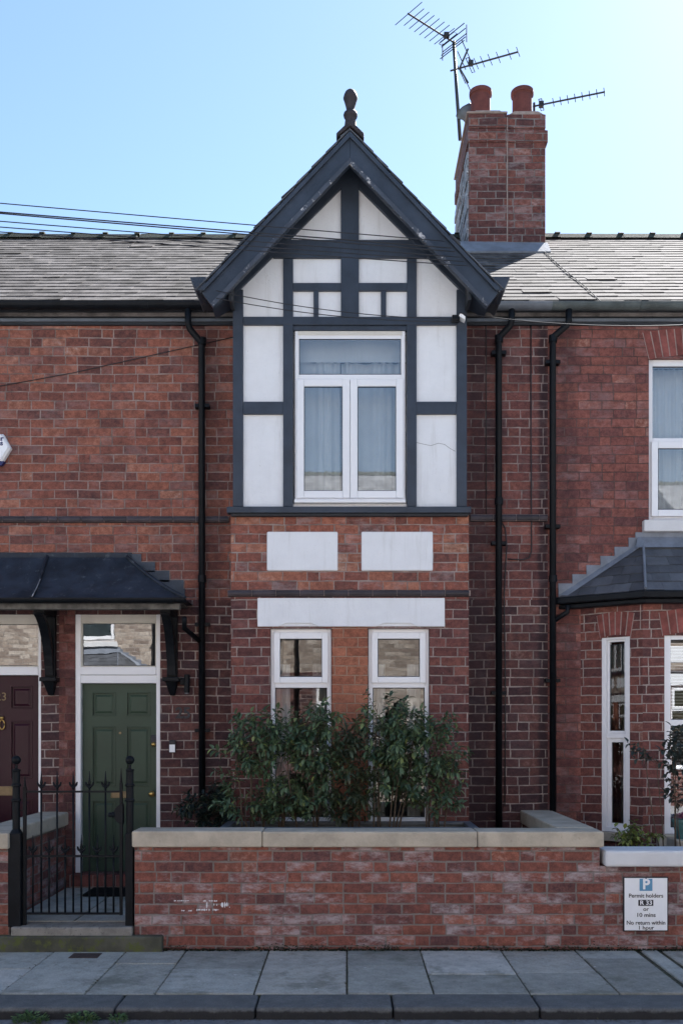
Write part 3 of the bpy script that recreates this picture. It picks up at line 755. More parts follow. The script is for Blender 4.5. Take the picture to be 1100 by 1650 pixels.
for s in (-1, 1):
    d0, d1 = AP, 7.21
    hw0 = 1.42; hw1 = 1.30
    b = MB().xz([(C, d0), (C+s*hw0, d0-SL*hw0), (C+s*hw1, d1-1.045*hw1), (C, d1)], BYF, BYF+.05)
    bo = b.build('bargeboard', M['timber'], house, bevel=.004)
    m = MB().xz([(C, d1+.055), (C+s*(hw1+.022), d1+.055-1.045*(hw1+.022)), (C+s*hw1, d1-.004-1.045*hw1), (C, d1-.004)], BYF-.022, BYF-.001)
    m.build('lower_moulding', M['timber_flaky'], bo, bevel=.004)
    m = MB().xz([(C, d0+.012), (C+s*(hw0), d0+.012-SL*hw0), (C+s*(hw0-.03), d0-.04-SL*(hw0-.03)), (C, d0-.045)], BYF-.03, BYF-.001)
    m.build('upper_moulding', M['timber'], bo, bevel=.004)
    # soffit behind the board
    k = MB().xz([(C, 7.47), (C+s*1.36, 7.47-SL*1.36), (C+s*1.33, 7.425-SL*1.33), (C, 7.425)], BYF+.051, BY-.001)
    k.build('soffit', M['soffit'], house)
    xo = C + s*((TX1-TX0)/2 + .002); xe = C + s*1.335
    k = MB().xz([(xo, 6.03), (xo, 6.15), (xe, 5.985), (xe, 5.925)], BYF+.052, -.42); k.build('eaves_box', M['timber'], house, bevel=.004)
    k = MB().box(C+s*1.13, C+s*1.16, BYF+.055, YT-.012, 5.95, 6.17); k.build('purlin_end', M['soffit'], house)
    g = MB(); xg = C + s*1.43; zg = 6.09
    prof = [(-.085,.03),(-.085,.045),(.07,.045),(.07,.03),(.035,-.085),(-.03,-.085)]
    g.prism([(xg + s*a*-1, BYF-.02, zg+b) for a, b in prof], (0, .3, 0)); g.build('gable_gutter', M['timber'], house, bevel=.004)
mb = MB(); fy = -.74
sf = (10+fy)/1550
prof = [(220,12),(212,10.5),(200,9.5),(190,8.3),(188.5,10.8),(185,11.6),(182,10.6),(180.5,7.5),(177,6.6),(172,7.6),(165,9.6),(161,10.8),(159,11.6),(156.5,11.6),(153,10.6),(148,8.2),(145,5),(143.6,.3)]
mb.lathe([(r*sf, ZZ(py,fy)) for py, r in prof], (XX(564.5,fy), fy, 0), 18)
fin = mb.build('finial', M['finial'], house, smooth=True)
mb = MB().xz([(XX(542,fy),ZZ(236,fy)),(XX(542,fy),ZZ(229,fy)),(XX(564,fy),ZZ(208,fy)),(XX(586,fy),ZZ(229,fy)),(XX(586,fy),ZZ(238,fy)),(XX(564,fy),ZZ(217,fy))], BYF-.045, BYF+.45)
mb.build('saddle_tile', M['finial'], fin, bevel=.01)
# gutters, fascia, downpipes
def fascia(root, x0, x1):
    MB().box(x0, x1, -.035, .05, 6.03, 6.135).build('fascia', M['soffit'], root, bevel=.003)
    MB().box(x0, x1, -.06, -.036, 6.055, 6.085).build('fascia_moulding', M['zinc'], root)
    MB().box(x0, x1, -.12, -.037, 6.135, 6.15).build('eaves_soffit', M['soffit'], root)
fascia(house, XP1, TX0-.005); fascia(house, TX1+.005, XP2)
gutter(house, XP1, XX(352,-.16), -.175, 6.19, .065); gutter(house, XX(782,-.16), XP2, -.175, 6.185, .065, mat='zinc')
yp = -.075
downpipe(house, [W(303,490,-.17), W(303,520,-.17), W(306,530,-.16), W(322,549,-.085), W(325,556,yp), W(325.5,1300,yp)], clips=[ZZ(660), ZZ(1010), ZZ(1180)], collars=[ZZ(560), ZZ(940)])
downpipe(house, [W(824,492,-.17), W(824,516,-.17), W(821,525,-.16), W(806,541,-.085), W(803,548,yp), W(803.5,1335,yp)], clips=[ZZ(575), ZZ(880), ZZ(1120)], collars=[ZZ(556), ZZ(816)])
downpipe(house, [W(297,996,-.45), W(297,1012,-.3), W(322,1034,-.085)], r=.026)
# chimney on the right-hand party wall
CY = 3.0; CXa, CXm, CXb = XX(755,CY), XX(817,CY), XX(879,CY); ZT = ZZ(183,CY); ZB = 7.6
ch = MB()
ch.box(CXa, CXm-.001, CY, 4.55, ZB, ZZ(206,CY)); ch.box(CXm+.001, CXb, CY+.012, 4.55, ZB, ZZ(206,CY))
ch.box(CXa-.006, CXm-.001, CY-.012, 4.56, ZZ(206,CY)+.001, ZT); ch.box(CXm+.001, CXb+.0, CY+.0, 4.56, ZZ(206,CY)+.001, ZT+.0)
ch.box(CXa-.02, CXm-.001, CY-.022, 4.57, ZZ(229,CY), ZZ(209,CY)); ch.box(CXm+.001, CXb+.03, CY-.006, 4.57, ZZ(229,CY), ZZ(209,CY))
chim = ch.build('chimney', M['brick_chimney'], house, bevel=.012)
ch = MB(); zz = ZB + .6
while zz < ZZ(250,CY):
    for yy in (3.02, 3.45, 3.9, 4.2):
        ch.box(CXa-.01-random.random()*.022, CXa+.01, yy+random.uniform(-.015,.01), yy+random.uniform(.3,.42), zz, zz+.09)
    zz += .097
ch.build('pale_side', M['pale_mottle'], chim, bevel=.008)  # ragged pale blocks down the left side of the stack
MB().tube([(CXm+.0, CY-.002, ZB), (CXm, CY-.002, ZT-.05)], .008, 6).build('mortar_joint', M['mortar'], chim)
def slope_z(yy): return EAVE_Z + PITCH*(yy-EAVE_Y)
fl = MB(); fl.add([(CXa-.15, CY-.02, slope_z(CY-.02)+.13), (CXb+.02, CY-.02, slope_z(CY-.02)+.11), (CXb+.02, CY-.24, slope_z(CY-.24)+.035), (CXa-.15, CY-.24, slope_z(CY-.24)+.035),
       (CXa-.15, CY-.0, slope_z(CY)+.0), (CXb+.02, CY, slope_z(CY)), (CXb+.02, CY-.22, slope_z(CY-.24)), (CXa-.15, CY-.22, slope_z(CY-.24))],
       [(3,2,1,0),(0,1,5,4),(2,3,7,6),(3,0,4,7),(1,2,6,5)])
fl.build('flashing', M['lead'], chim)
fl = MB().box(CXa-.03, CXm, CY-.025, 4.58, ZT, ZT+.025); fl.xz([(CXa, ZT+.0), (CXm, ZT+.0), (CXm-.1, ZT+.06), (CXa+.1, ZT+.06)], CY+.01, 4.5); fl.xz([(CXm+.01, ZT), (CXb, ZT), (CXb-.1, ZT+.055), (CXm+.1, ZT+.055)], CY+.02, 4.5)
fl.build('flaunching', M['mortar'], chim, bevel=.01)
def pot(px, yy, r, hgt):
    x = XX(px, yy)
    mb = MB().lathe([(r,0),(r*.95,hgt*.55),(r*.95,hgt*.84),(r*1.0,hgt*.87),(r*1.09,hgt*.88),(r*1.11,hgt*.93),(r*1.1,hgt),(r*.95,hgt),(r*.9,hgt*.6),(r*.1,hgt*.55)], (x, yy, ZT+.03), 36)
    o = mb.build('chimney_pot', M['terracotta'], chim, smooth=False)
    return o
pot(774, 3.32, .142, .475); pot(841, 3.32, .142, .475)
mb = MB().tube([W(757,196,3.6), W(754,186,3.6), W(748,178,3.6)], [.06,.09,.13], 14); mb.tube([W(748,178,3.6)+Vector((0,0,.0)), W(745,172,3.6)], [.135,.02], 14)
mb.build('cowl', M['zinc'], chim, smooth=True)

# ================================================================== LEFT HOUSE
lh = empty('terraced_house', (-5.5, 0, 0), 'neighbouring red brick terraced house with the maroon front door', 'house')
LX0 = -8.1
ld0, ld1 = -4.045, XX(66)
lhol = [(ld0, ld1, .34, 3.03), (-7.0, -5.9, 1.0, 2.9), (-7.0, -5.9, 4.1, 5.65)]
MB().wall(LX0, ld1+.3-.113, 0, SPLIT, 0, .25, [h for h in lhol if h[2] < 3]).build('wall', M['brick_lower'], lh)
MB().wall(LX0, XP1, SPLIT, WT, 0, .25, [lhol[2]]).build('wall', M['brick_upper'], lh)
shell(lh, LX0, XP1-.002, M['brick_upper'])
make_roof(lh, LX0, XP1)
bullnose(lh, LX0, XP1-.002, ZZ(843), ZZ(832), 0)
fascia(lh, LX0, XP1); gutter(lh, LX0, XP1, -.175, 6.19, .065)
y = .03; f = MB()
f.box(ld0, ld0+.03, y-.02, y+.09, .34, 3.03); f.box(ld1-.03, ld1, y-.02, y+.09, .34, 3.03); f.box(ld0+.03, ld1-.03, y-.025, y+.085, ZZ(1088), ZZ(1075))
df = f.build('door_frame', M['pvc'], lh, bevel=.004)
f = MB().box(ld0+.03, ld1-.03, y-.012, y+.085, ZZ(1003), 3.03); f.frame(ld0+.03, ld1-.03, ZZ(1075), ZZ(1003), .014, y, y+.04); f.build('fanlight_head', M['cream'], df, bevel=.003)
pane(df, ld0+.044, ld1-.044, ZZ(1075)+.014, ZZ(1003)-.014, y+.02, 'glass_old', gasket=False)
mid = (ld0+ld1)/2; pn = []
for a, b in ((XX(13), XX(49)), (2*mid-XX(49), 2*mid-XX(13))):
    pn += [(a, b, ZZ(1142), ZZ(1105)), (a, b, ZZ(1256), ZZ(1162)), (a, b, ZZ(1388), ZZ(1288))]
door2 = panel_door(lh, ld0+.034, ld1-.034, .345, ZZ(1088)-.004, .075, 'maroon', pn)
lb = MB().frame(XX(-16), XX(20), ZZ(1283), ZZ(1268), .014, .064, .074); lb.box(XX(-16)+.014, XX(20)-.014, .067, .074, ZZ(1283)+.014, ZZ(1268)-.014)
lb.build('letterbox', M['brass_dull'], door2, bevel=.003)
mb = MB(); mb.tube([(XX(0)+.028*math.cos(k*.524), .058, ZZ(1168)+.05*math.sin(k*.524)) for k in range(13)], .007, 6); ball(mb, (XX(0), .055, ZZ(1157)), .02)
mb.build('knocker', M['brass'], door2, smooth=True)
t = text(lh, '23', XX(-2), .068, ZZ(1123), .12, M['brass_dull'], 'door_number'); 
MB().box(ld0, ld1, -.1, .09, .19, .335).build('doorstep', M['brick_step'], lh, bevel=.006)
room(lh, ld0-.1, ld1+.1, .34, 3.02, .12, 2.5)
def plain_window(root, x0, x1, z0, z1, y, split=.55, sill=True):
    f = MB().frame(x0, x1, z0, z1, .06, y, y+.07, bot=.07); zt = z0 + (z1-z0)*split
    f.box(x0+.06, x1-.06, y, y+.07, zt-.03, zt+.03); wd = f.build('window', M['pvc'], root, bevel=.004)
    pane(wd, x0+.061, x1-.061, z0+.071, zt-.031, y+.03); pane(wd, x0+.061, x1-.061, zt+.031, z1-.061, y+.03)
    if sill: MB().box(x0-.07, x1+.07, -.06, y+.02, z0-.11, z0-.001).build('sill', M['stone_white'], wd, bevel=.006)
    return wd
for h in lhol[1:]:
    plain_window(lh, *h, .08); room(lh, h[0]-.1, h[1]+.1, h[2]-.1, h[3]+.1, .26, 2.2)

# ================================================================== RIGHT HOUSE
rh = empty('terraced_house', (4.6, 0, 0), 'neighbouring brick house with canted slate roofed bay window and white upper window', 'house')
RX1 = 7.2
u = (XX(1045), XX(1215), ZZ(838), ZZ(577))
MB().wall(XP2, RX1, 0, WT, 0, .25, [(2.62, 4.72, .5, 3.05), u]).build('wall', M['brick_right'], rh)
shell(rh, XP2+.002, RX1, M['brick_right'])
make_roof(rh, 2.60, RX1)
fascia(rh, XP2, RX1); gutter(rh, XP2, RX1, -.175, 6.185, .065, mat='gutter_green')
MB().tube([(2.60,-.1,slope_z(-.1)+.03),(2.62,.6,slope_z(.6)+.028),(2.60,1.6,slope_z(1.6)+.03),(2.61,2.9,slope_z(2.9)+.028)], .005, 6).build('verge_joint', M['mortar_dark'], rh)
downpipe(rh, [W(916,494,-.17), W(916,516,-.17), W(913,524,-.16), W(893,541,-.085), W(890,549,yp), W(890.5,1312,yp)], clips=[ZZ(590), ZZ(853), ZZ(1100)], collars=[ZZ(556), ZZ(940)])
downpipe(rh, [W(914,975,-.12), W(914,986,-.1), W(893,1000,-.08)], r=.026)
arch(rh, (u[0]+u[1])/2, (u[1]-u[0])/2, u[3]-.012, .05, .28, -.006, 15)
f = MB(); y = .05; zt = ZZ(708)
f.frame(u[0], u[1], u[2], u[3]+.04, .055, y, y+.08, bot=.06); f.box(u[0]+.055, u[1]-.055, y, y+.08, zt-.01, zt+.03)
f.box(u[0]+.055, u[1]-.055, y+.002, y+.08, u[3]-.06, u[3]-.015)
wd = f.build('window', M['pvc'], rh, bevel=.005)
MB().frame(u[0]+.035, u[1]-.035, u[2]+.045, zt-.012, .07, y-.025, y-.001).build('sash', M['pvc'], wd, bevel=.006)
pane(wd, u[0]+.056, u[1]-.056, zt+.031, u[3]-.061, y+.03); pane(wd, u[0]+.106, u[1]-.106, u[2]+.116, zt-.083, y-.01)
MB().box(u[0]-.07, u[1]+.07, -.075, y+.02, ZZ(858), ZZ(840)).build('sill', M['stone_white'], wd, bevel=.006)
room(rh, u[0]-.2, u[1]+.2, u[2]-.2, u[3]+.2, .26, 2.4)
# canted bay
P0, P1 = Vector((2.42, 0, 0)), Vector((2.936, -.42, 0)); P2, P3 = Vector((4.424, -.42, 0)), Vector((4.94, 0, 0))
BT = 3.14
def face_xf(A, B):
    e = (B - A).normalized(); n = Vector((e.y, -e.x, 0))       # outward (towards -y)
    return lambda p: A + e*p.x - n*p.y + Vector((0,0,p.z))
La = (P1-P0).length
xfL, xfR = face_xf(P0, P1), face_xf(P2, P3)
sw = (.34*La, .80*La, .79, ZZ(1026,-.3))
for xf, hh in ((xfL, sw), (xfR, (La-sw[1], La-sw[0], sw[2], sw[3]))):
    MB(xf).wall(0, La, 0, BT, 0, .16, [hh]).build('bay_wall', M['brick_canted'], rh)
fw = (XX(1070,-.42), 2*3.68-XX(1070,-.42), .79, ZZ(1024,-.42))
MB().wall(P1.x, P2.x, 0, BT, -.42, .16, [fw]).build('bay_wall', M['brick_canted'], rh)
for xf, a0, a1 in ((xfL, sw[0], sw[1]), (xfR, La-sw[1], La-sw[0])):
    f = MB(xf); f.frame(a0, a1, sw[2], sw[3]+.03, .05, .012, .10, bot=.045); zt = ZZ(1186,-.3)
    f.box(a0+.05, a1-.05, .03, .10, zt-.025, zt+.025)
    wd = f.build('window', M['pvc'], rh, bevel=.004)
    f = MB(xf).frame(a0+.05, a1-.05, sw[2]+.045, zt-.026, .04, .05, .09); f.build('sash', M['pvc'], wd, bevel=.003)
    pane(wd, a0+.091, a1-.091, sw[2]+.086, zt-.067, .07, 'glass_side', xf)
    pane(wd, a0+.075, a1-.075, zt+.05, sw[3]-.07, .06, 'glass_side', xf)
    MB(xf).frame(a0+.05, a1-.05, zt+.026, sw[3]-.02, .024, .04, .09).build('sash', M['pvc'], wd, bevel=.003)
    MB(xf).box(a0-.03, a1+.03, -.05, .03, sw[2]-.09, sw[2]-.001).build('sill', M['stone'], wd, bevel=.006)
    arch(rh, (a0+a1)/2, (a1-a0)/2+.01, sw[3]-.005, .028, .235, -.006, 6, xf=xf, splay=.7)
f = MB(); f.frame(fw[0], fw[1], fw[2], fw[3]+.03, .07, -.40, -.30, bot=.06); zt = 1.9
f.box(fw[0]+.07, fw[1]-.07, -.39, -.30, zt-.03, zt+.03)
wd = f.build('window', M['pvc'], rh, bevel=.004)
pane(wd, fw[0]+.071, fw[1]-.071, fw[2]+.061, zt-.031, -.35); pane(wd, fw[0]+.071, fw[1]-.071, zt+.031, fw[3]-.04, -.35)
MB().box(fw[0]-.08, fw[1]+.08, -.5, -.39, fw[2]-.12, fw[2]-.001).build('sill', M['stone'], wd, bevel=.006)
arch(rh, (fw[0]+fw[1])/2, (fw[1]-fw[0])/2+.02, fw[3]-.005, .06, .235, -.426, 14, splay=.2)
room(rh, 2.64, 4.7, .5, 3.04, .02, 2.6)
# bay roof
E0, E1, E2, E3 = Vector((2.19, 0, 3.2)), Vector((2.93, -.53, 3.2)), Vector((4.43, -.53, 3.2)), Vector((5.17, 0, 3.2))
T0, T1 = Vector((3.065, 0, 3.77)), Vector((4.295, 0, 3.77))
mb = MB()
def face_slates(A, B, tops):                     # rows clipped to the hips
    U = (B-A).normalized(); n = (B-A).cross(tops[0]-A).normalized(); V = n.cross(U).normalized()
    L = (B-A).length; H = (tops[0]-A).dot(V); tu = [(t-A).dot(U) for t in tops]
    slates(mb, A, U, V, L, H - .01, gauge=.135, sw=.2, th=.007, wave=.002, bounds=lambda v: (min(tu)*v/H, L + (max(tu)-L)*v/H))
face_slates(E0, E1, [T0]); face_slates(E1, E2, [T1, T0]) ; face_slates(E2, E3, [T1])
mb.add([E0,E1,E2,E3,T0,T1], [(0,1,4),(1,2,5,4),(2,3,5),(0,3,2,1)])
br = mb.build('bay_roof', M['slate_dark'], rh)
up = Vector((0,-.012,.03))
MB().tube([E1+Vector((0,0,.03)), (E1+T0)/2+up, T0+up], .014, 6).build('hip', M['lead'], br); MB().tube([E2+Vector((0,0,.03)), (E2+T1)/2+up, T1+up], .014, 6).build('hip', M['lead'], br)
f = MB().box(T0.x-.08, T1.x+.08, -.02, -.001, 3.76, ZZ(858)-.002); f.add([(T0.x-.06,-.021,3.83),(T1.x+.06,-.021,3.83),(T1.x+.1,-.10,3.71),(T0.x-.1,-.10,3.71)], [(3,2,1,0)])
n = 6
for i in range(n):
    t0, t1 = i/n, (i+1)/n
    a, b = E0.lerp(T0, t0), E0.lerp(T0, t1)
    f.xz([(a.x, a.z-.01), (b.x, b.z-.02), (b.x+.03, b.z+.055), (a.x-.005, b.z+.055)], -.014 - .0015*(i % 2), -.001)
    a, b = E3.lerp(T1, t0), E3.lerp(T1, t1)
    f.xz([(a.x, a.z-.01), (b.x, b.z-.02), (b.x-.03, b.z+.055), (a.x+.005, b.z+.055)], -.014 - .0015*(i % 2), -.001)
for (A, B) in ((E0, T0), (E3, T1)):
    o = Vector((0, -.06, -.0)); f.add([A+Vector((0,-.012,.03)), B+Vector((0,-.012,.03)), B+Vector((.05 if A is E0 else -.05,-.06,.012)), A+Vector((.08 if A is E0 else -.08,-.06,.018))], [(0,3,2,1)])
f.build('flashing', M['lead'], br)
g = MB()
for A, B in ((E0, E1), (E1, E2), (E2, E3)):
    xf = face_xf(A, B); L = (B-A).length
    q = MB(xf); q.box(-.02, L+.02, -.05, .06, -.07, .0); q.box(-.01, L+.01, .0, .10, -.12, -.071)
    g.add(q.v, q.f)
g.build('bay_gutter', M['black'], rh, bevel=.012)

# ------------------------------------------------------------------ houses across the road (seen reflected in the glass)
for src, lab, X in ((house, 'timber gabled house across the road, opposite the bay windowed neighbour', 7.5), (rh, 'bay fronted house across the road, opposite the timber gabled house', 7.5),
        (house, 'timber gabled house across the road, opposite the two front doors', -2.7), (rh, 'bay fronted house across the road, opposite the maroon door neighbour', -2.7), (house, 'second timber gabled house along the far row, left of the one opposite the front doors', -12.9), (rh, 'second bay fronted house along the far row, left of the one opposite the front doors', -12.9),
        (house, 'third timber gabled house along the far row, furthest down the road', -23.1), (rh, 'third bay fronted house along the far row, furthest down the road', -23.1), (lh, 'brick house at the end of the row across the road', 7.5)):
    c = copy_tree(src); c['label'] = lab; c['group'] = 'houses across the road'
    for ch in c.children:
        nmat = {'brick_upper':'brick_buff','brick_strip':'brick_buff','brick_right':'brick_buff','brick_bay_upper':'brick_buff','brick_canted':'brick_buff','slate':'slate_pale'}.get(ch.data.materials[0].name)  # paler brick and slate than the originals, to bounce more light
        if nmat: ch.material_slots[0].link = 'OBJECT'; ch.material_slots[0].material = M[nmat]
    c.rotation_euler = (0, 0, math.pi); c.location = (X - src.location.x, -14.0, 0)

# ================================================================== CURTAINS
def curtain(x0, x1, z0, z1, y, mat, label, amp=.018, per=.09, cat='curtain', flare=0.0):
    mb = MB(); n = int((x1-x0)/.012)+2; vs = []
    for j in range(5):
        for i in range(n):
            t = i/(n-1); z = z0+(z1-z0)*j/4
            xx = x0 + (x1-x0)*t*(1 + flare*(1-j/4))
            vs.append((xx, y + amp*(.65*math.sin(t*(x1-x0)/per*6.28 + math.sin(t*9)*2.2) + .6*math.sin(t*(x1-x0)/per*2.9 + 1.7*math.sin(t*5+1) + .25*j)) + .004*random.random(), z))
    fs = [(j*n+i, j*n+i+1, (j+1)*n+i+1, (j+1)*n+i) for j in range(4) for i in range(n-1)]
    mb.add(vs, fs); o = mb.build('curtain' if cat == 'curtain' else 'roller_blind', M[mat], None, smooth=True)
    return tag(o, label, cat)
ya = BY + .3
curtain(xa-.05, xm-.10, za-.05, ZZ(565,BY), ya, 'cloth', 'sheer white curtain behind the left half of the upstairs timbered window', amp=.02)
curtain(xm-.09, xb+.05, za-.05, ZZ(565,BY), ya+.03, 'cloth', 'sheer white curtain behind the right half of the upstairs timbered window', amp=.02, per=.11)
curtain(xa-.03, xb+.03, ZZ(569,BY), zb+.05, ya-.06, 'cloth', 'pale rolled blind at the top of the upstairs timbered window', amp=.001, cat='blind')
for w_, nm in ((wl, 'left'), (wr, 'right')):
    curtain(w_[0]-.02, w_[0]+.18, .8, 2.5, BY+.35, 'cloth', 'white curtain drawn to the left side of the %s ground floor window' % nm, per=.06, amp=.025)
    curtain(w_[1]-.2, w_[1]-.06, .8, 2.5, BY+.36, 'cloth' if nm == 'right' else 'grey_cloth', 'pale curtain drawn to the right side of the %s ground floor window' % nm, per=.05, amp=.025)
curtain(u[0]-.02, u[1]+.02, u[2], u[3], .32, 'cloth', 'white net curtain behind the neighbouring upper window', amp=.012, per=.05)
curtain(2.66, 2.86, .8, 2.75, .06, 'maroon_cloth', 'dark red curtain inside the narrow side window of the neighbouring bay', amp=.02, per=.06)
b = MB(); zz = 1.2
while zz < 2.75: b.box(fw[0]+.02, fw[1]-.02, -.24, -.215, zz, zz+.006); zz += .032
tag(b.build('venetian_blind', M['stone_white'], None), 'white slatted venetian blind in the front window of the neighbouring bay', 'blind')

# ================================================================== DOOR CANOPY
cn = empty('door_canopy', (-3.0, 0, 3.1), 'shared black lead porch canopy over the maroon and green doors', 'canopy')
cx0, cx1, tx0, tx1, cyf, cz0, cz1 = -4.4, -1.60, -3.72, -2.28, -.55, 3.12, 3.61
mb = MB()
A = [(cx0,0,cz0),(cx0,cyf,cz0),(cx1,cyf,cz0),(cx1,0,cz0)]; T = [(tx0,0,cz1),(tx0,-.06,cz1),(tx1,-.06,cz1),(tx1,0,cz1)]
def lerp(a, b, t): return tuple(x+(y_-x)*t for x, y_ in zip(a, b))
N_ = 6; vs = []; 
rings = []
for i in range(N_+1):
    t = i/N_; rings.append([Vector(lerp(a, b, t)) + Vector((0,0,-.035*math.sin(math.pi*t))) for a, b in zip(A, T)])
for i in range(N_):
    for k in range(3):
        mb.add([rings[i][k], rings[i][k+1], rings[i+1][k+1], rings[i+1][k]], [(0,1,2,3)])
mb.add(rings[-1], [(0,1,2,3)]); mb.add(rings[0], [(3,2,1,0)])
cr = mb.build('roof', M['lead_black'], cn)
for k in (1, 2):
    MB().tube([rings[i][k]+Vector((0,0,.01)) for i in range(N_+1)], .02, 8).build('lead_roll', M['lead_black'], cr, smooth=True)
for px0, px1 in ((50, 76),):
    a = [lerp((XX(50,cyf),cyf,cz0), (XX(76,-.06),-.06,cz1), i/N_) for i in range(N_+1)]
    a = [Vector(p)+Vector((0,0,.012-.035*math.sin(math.pi*i/N_))) for i, p in enumerate(a)]
    sm = MB().tube(a, .017, 8).build('lead_roll', M['lead_black'], cr, smooth=True)
    MB().tube([p+Vector((.014,-.012,.006)) for p in a[:4]], .005, 5).build('worn_edge', M['pale_mottle'], cr)
MB().box(tx0-.05, tx1+.04, -.022, -.001, cz1-.03, ZZ(891)).build('flashing', M['lead_black'], cr, bevel=.004)
f = MB(); f2 = MB()
for (a, b, t, u_) in [(203,228,893,908),(214,250,906,922),(232,273,920,938),(250,296,935,949),(262,298,949,970)]:
    f.box(XX(a), XX(b), -.012-.002*(a % 3), -.001, ZZ(u_), ZZ(t))
    f2.box(-6.0-XX(b), -6.0-XX(a), -.012-.002*(a % 3), -.001, ZZ(u_), ZZ(t))
f.build('stepped_flashing', M['lead_dark'], cr); f2.build('stepped_flashing', M['lead_dark'], cr)
g = gutter(cn, cx0-.02, cx1+.01, cyf-.02, cz0+.0, .05)
MB().box(cx0+.05, cx1-.06, cyf+.04, cyf+.12, cz0-.10, cz0-.012).build('beam', M['weathered'], cn, bevel=.004)
MB().box(cx0+.05, cx1-.06, cyf+.13, -.002, cz0-.03, cz0-.012).build('ceiling_boards', M['weathered'], cn)
for x in (-3.075, -1.815, -4.19):
    b = MB(); hw = .052
    b.box(x-hw, x+hw, -.07, -.001, ZZ(1092), cz0-.031)                       # wall post
    b.box(x-hw-.001, x+hw+.001, cyf+.125, -.071, cz0-.13, cz0-.031)                 # top arm
    n = 9; out = []; inn = []
    for k in range(n+1):
        t = k/n; ang = t*math.pi/2
        yy = -.07 - .37*(1-math.cos(ang)); z2 = ZZ(1085) + (cz0-.131-ZZ(1085))*math.sin(ang)
        yy2 = -.07 - .30*(1-math.cos(ang)) ; 
        out.append((yy-.075*math.sin(ang+.3), z2-.03*(1-t))); inn.append((yy+.01, z2))
    loop = out + inn[::-1]
    b.prism([(x-hw*.85, a, c) for a, c in loop], (hw*1.7, 0, 0))
    bo = b.build('bracket', M['black'], cn, bevel=.005)
    c = MB().box(x-.085, x+.085, -.15, -.001, ZZ(1099), ZZ(1092.5))
    c.add([(x-.06,-.12,ZZ(1099.2)),(x+.06,-.12,ZZ(1099.2)),(x+.06,-.001,ZZ(1099.2)),(x-.06,-.001,ZZ(1099.2)),(x-.025,-.04,ZZ(1121)),(x+.025,-.04,ZZ(1121)),(x+.025,-.001,ZZ(1121)),(x-.025,-.001,ZZ(1121))],
          [(0,3,2,1),(4,5,6,7),(0,1,5,4),(1,2,6,5),(2,3,7,6),(3,0,4,7)])
    c.build('corbel', M['black'], bo, bevel=.006)

# small things on the wall
wlgt = empty('wall_light', (XX(303), 0, ZZ(1103)), 'black cylindrical wall light beside the canopy bracket above the house number', 'light')
MB().tube([(XX(303.5),-.09,ZZ(1117)),(XX(303.5),-.09,ZZ(1088))], .03, 16).build('lamp_body', M['black'], wlgt, bevel=.003)
MB().tube([(XX(303.5),-.09,ZZ(1117)-.012),(XX(303.5),-.09,ZZ(1117)-.001)], .022, 12).build('lens', M['zinc'], wlgt)
MB().box(XX(291), XX(303.5), -.055, -.001, ZZ(1104), ZZ(1093)).build('wall_plate', M['black'], wlgt, bevel=.004)
t = text(None, '25', XX(295), -.008, ZZ(1150), .16, M['sign_black'], 'house_number', bold=.004, depth=.006)
tag(t, 'black metal number 25 on dark brick beside the green door', 'house number')
db = empty('doorbell', (XX(278), 0, ZZ(1203)), 'small black and white doorbell on the brick right of the green door', 'doorbell')
MB().box(XX(273), XX(283.5), -.025, -.001, ZZ(1213), ZZ(1193)).build('housing', M['sign_black'], db, bevel=.006)
MB().box(XX(273.6), XX(282.8), -.031, -.0255, ZZ(1212.4), ZZ(1200)).build('button', M['sign_white'], db, bevel=.003)
# alarm box
ab = empty('alarm_box', (XX(-6), 0, ZZ(724)), 'white hexagonal burglar alarm box on upper brick wall at the left edge', 'alarm box')
hx = [(XX(-32),ZZ(724)),(XX(-19),ZZ(745)),(XX(7),ZZ(745)),(XX(20),ZZ(724)),(XX(8),ZZ(702)),(XX(-19),ZZ(702))]
def inset(p, k): c = (sum(a for a, b in p)/6, sum(b for a, b in p)/6); return [(c[0]+(a-c[0])*k, c[1]+(b-c[1])*k) for a, b in p]
b = MB().xz(hx, -.05, -.001); i2 = inset(hx, .86)
b.add([(a,-.05,c) for a, c in hx] + [(a,-.075,c) for a, c in i2], [(k,(k+1)%6,(k+1)%6+6,k+6) for k in range(6)] + [(6,7,8,9,10,11)])
b.build('cover', M['sign_white'], ab)
MB().xz([(XX(-17),ZZ(745)-.045),(XX(5),ZZ(745)-.045),(XX(10),ZZ(745)-.002),(XX(-22),ZZ(745)-.002)], -.055, -.001).build('strobe', M['alarm_blue'], ab, bevel=.004)
text(ab, 'ter', XX(10), -.077, ZZ(710), .075, M['alarm_blue'], align='RIGHT', bold=.002)
text(ab, 'ms', XX(9), -.077, ZZ(717.5), .07, M['alarm_blue'], align='RIGHT', bold=.002)
MB().xz([(XX(-9),ZZ(735)),(XX(2),ZZ(735)),(XX(.5),ZZ(722)),(XX(-8),ZZ(722))], -.078, -.0751).build('emblem', M['alarm_blue'], ab)
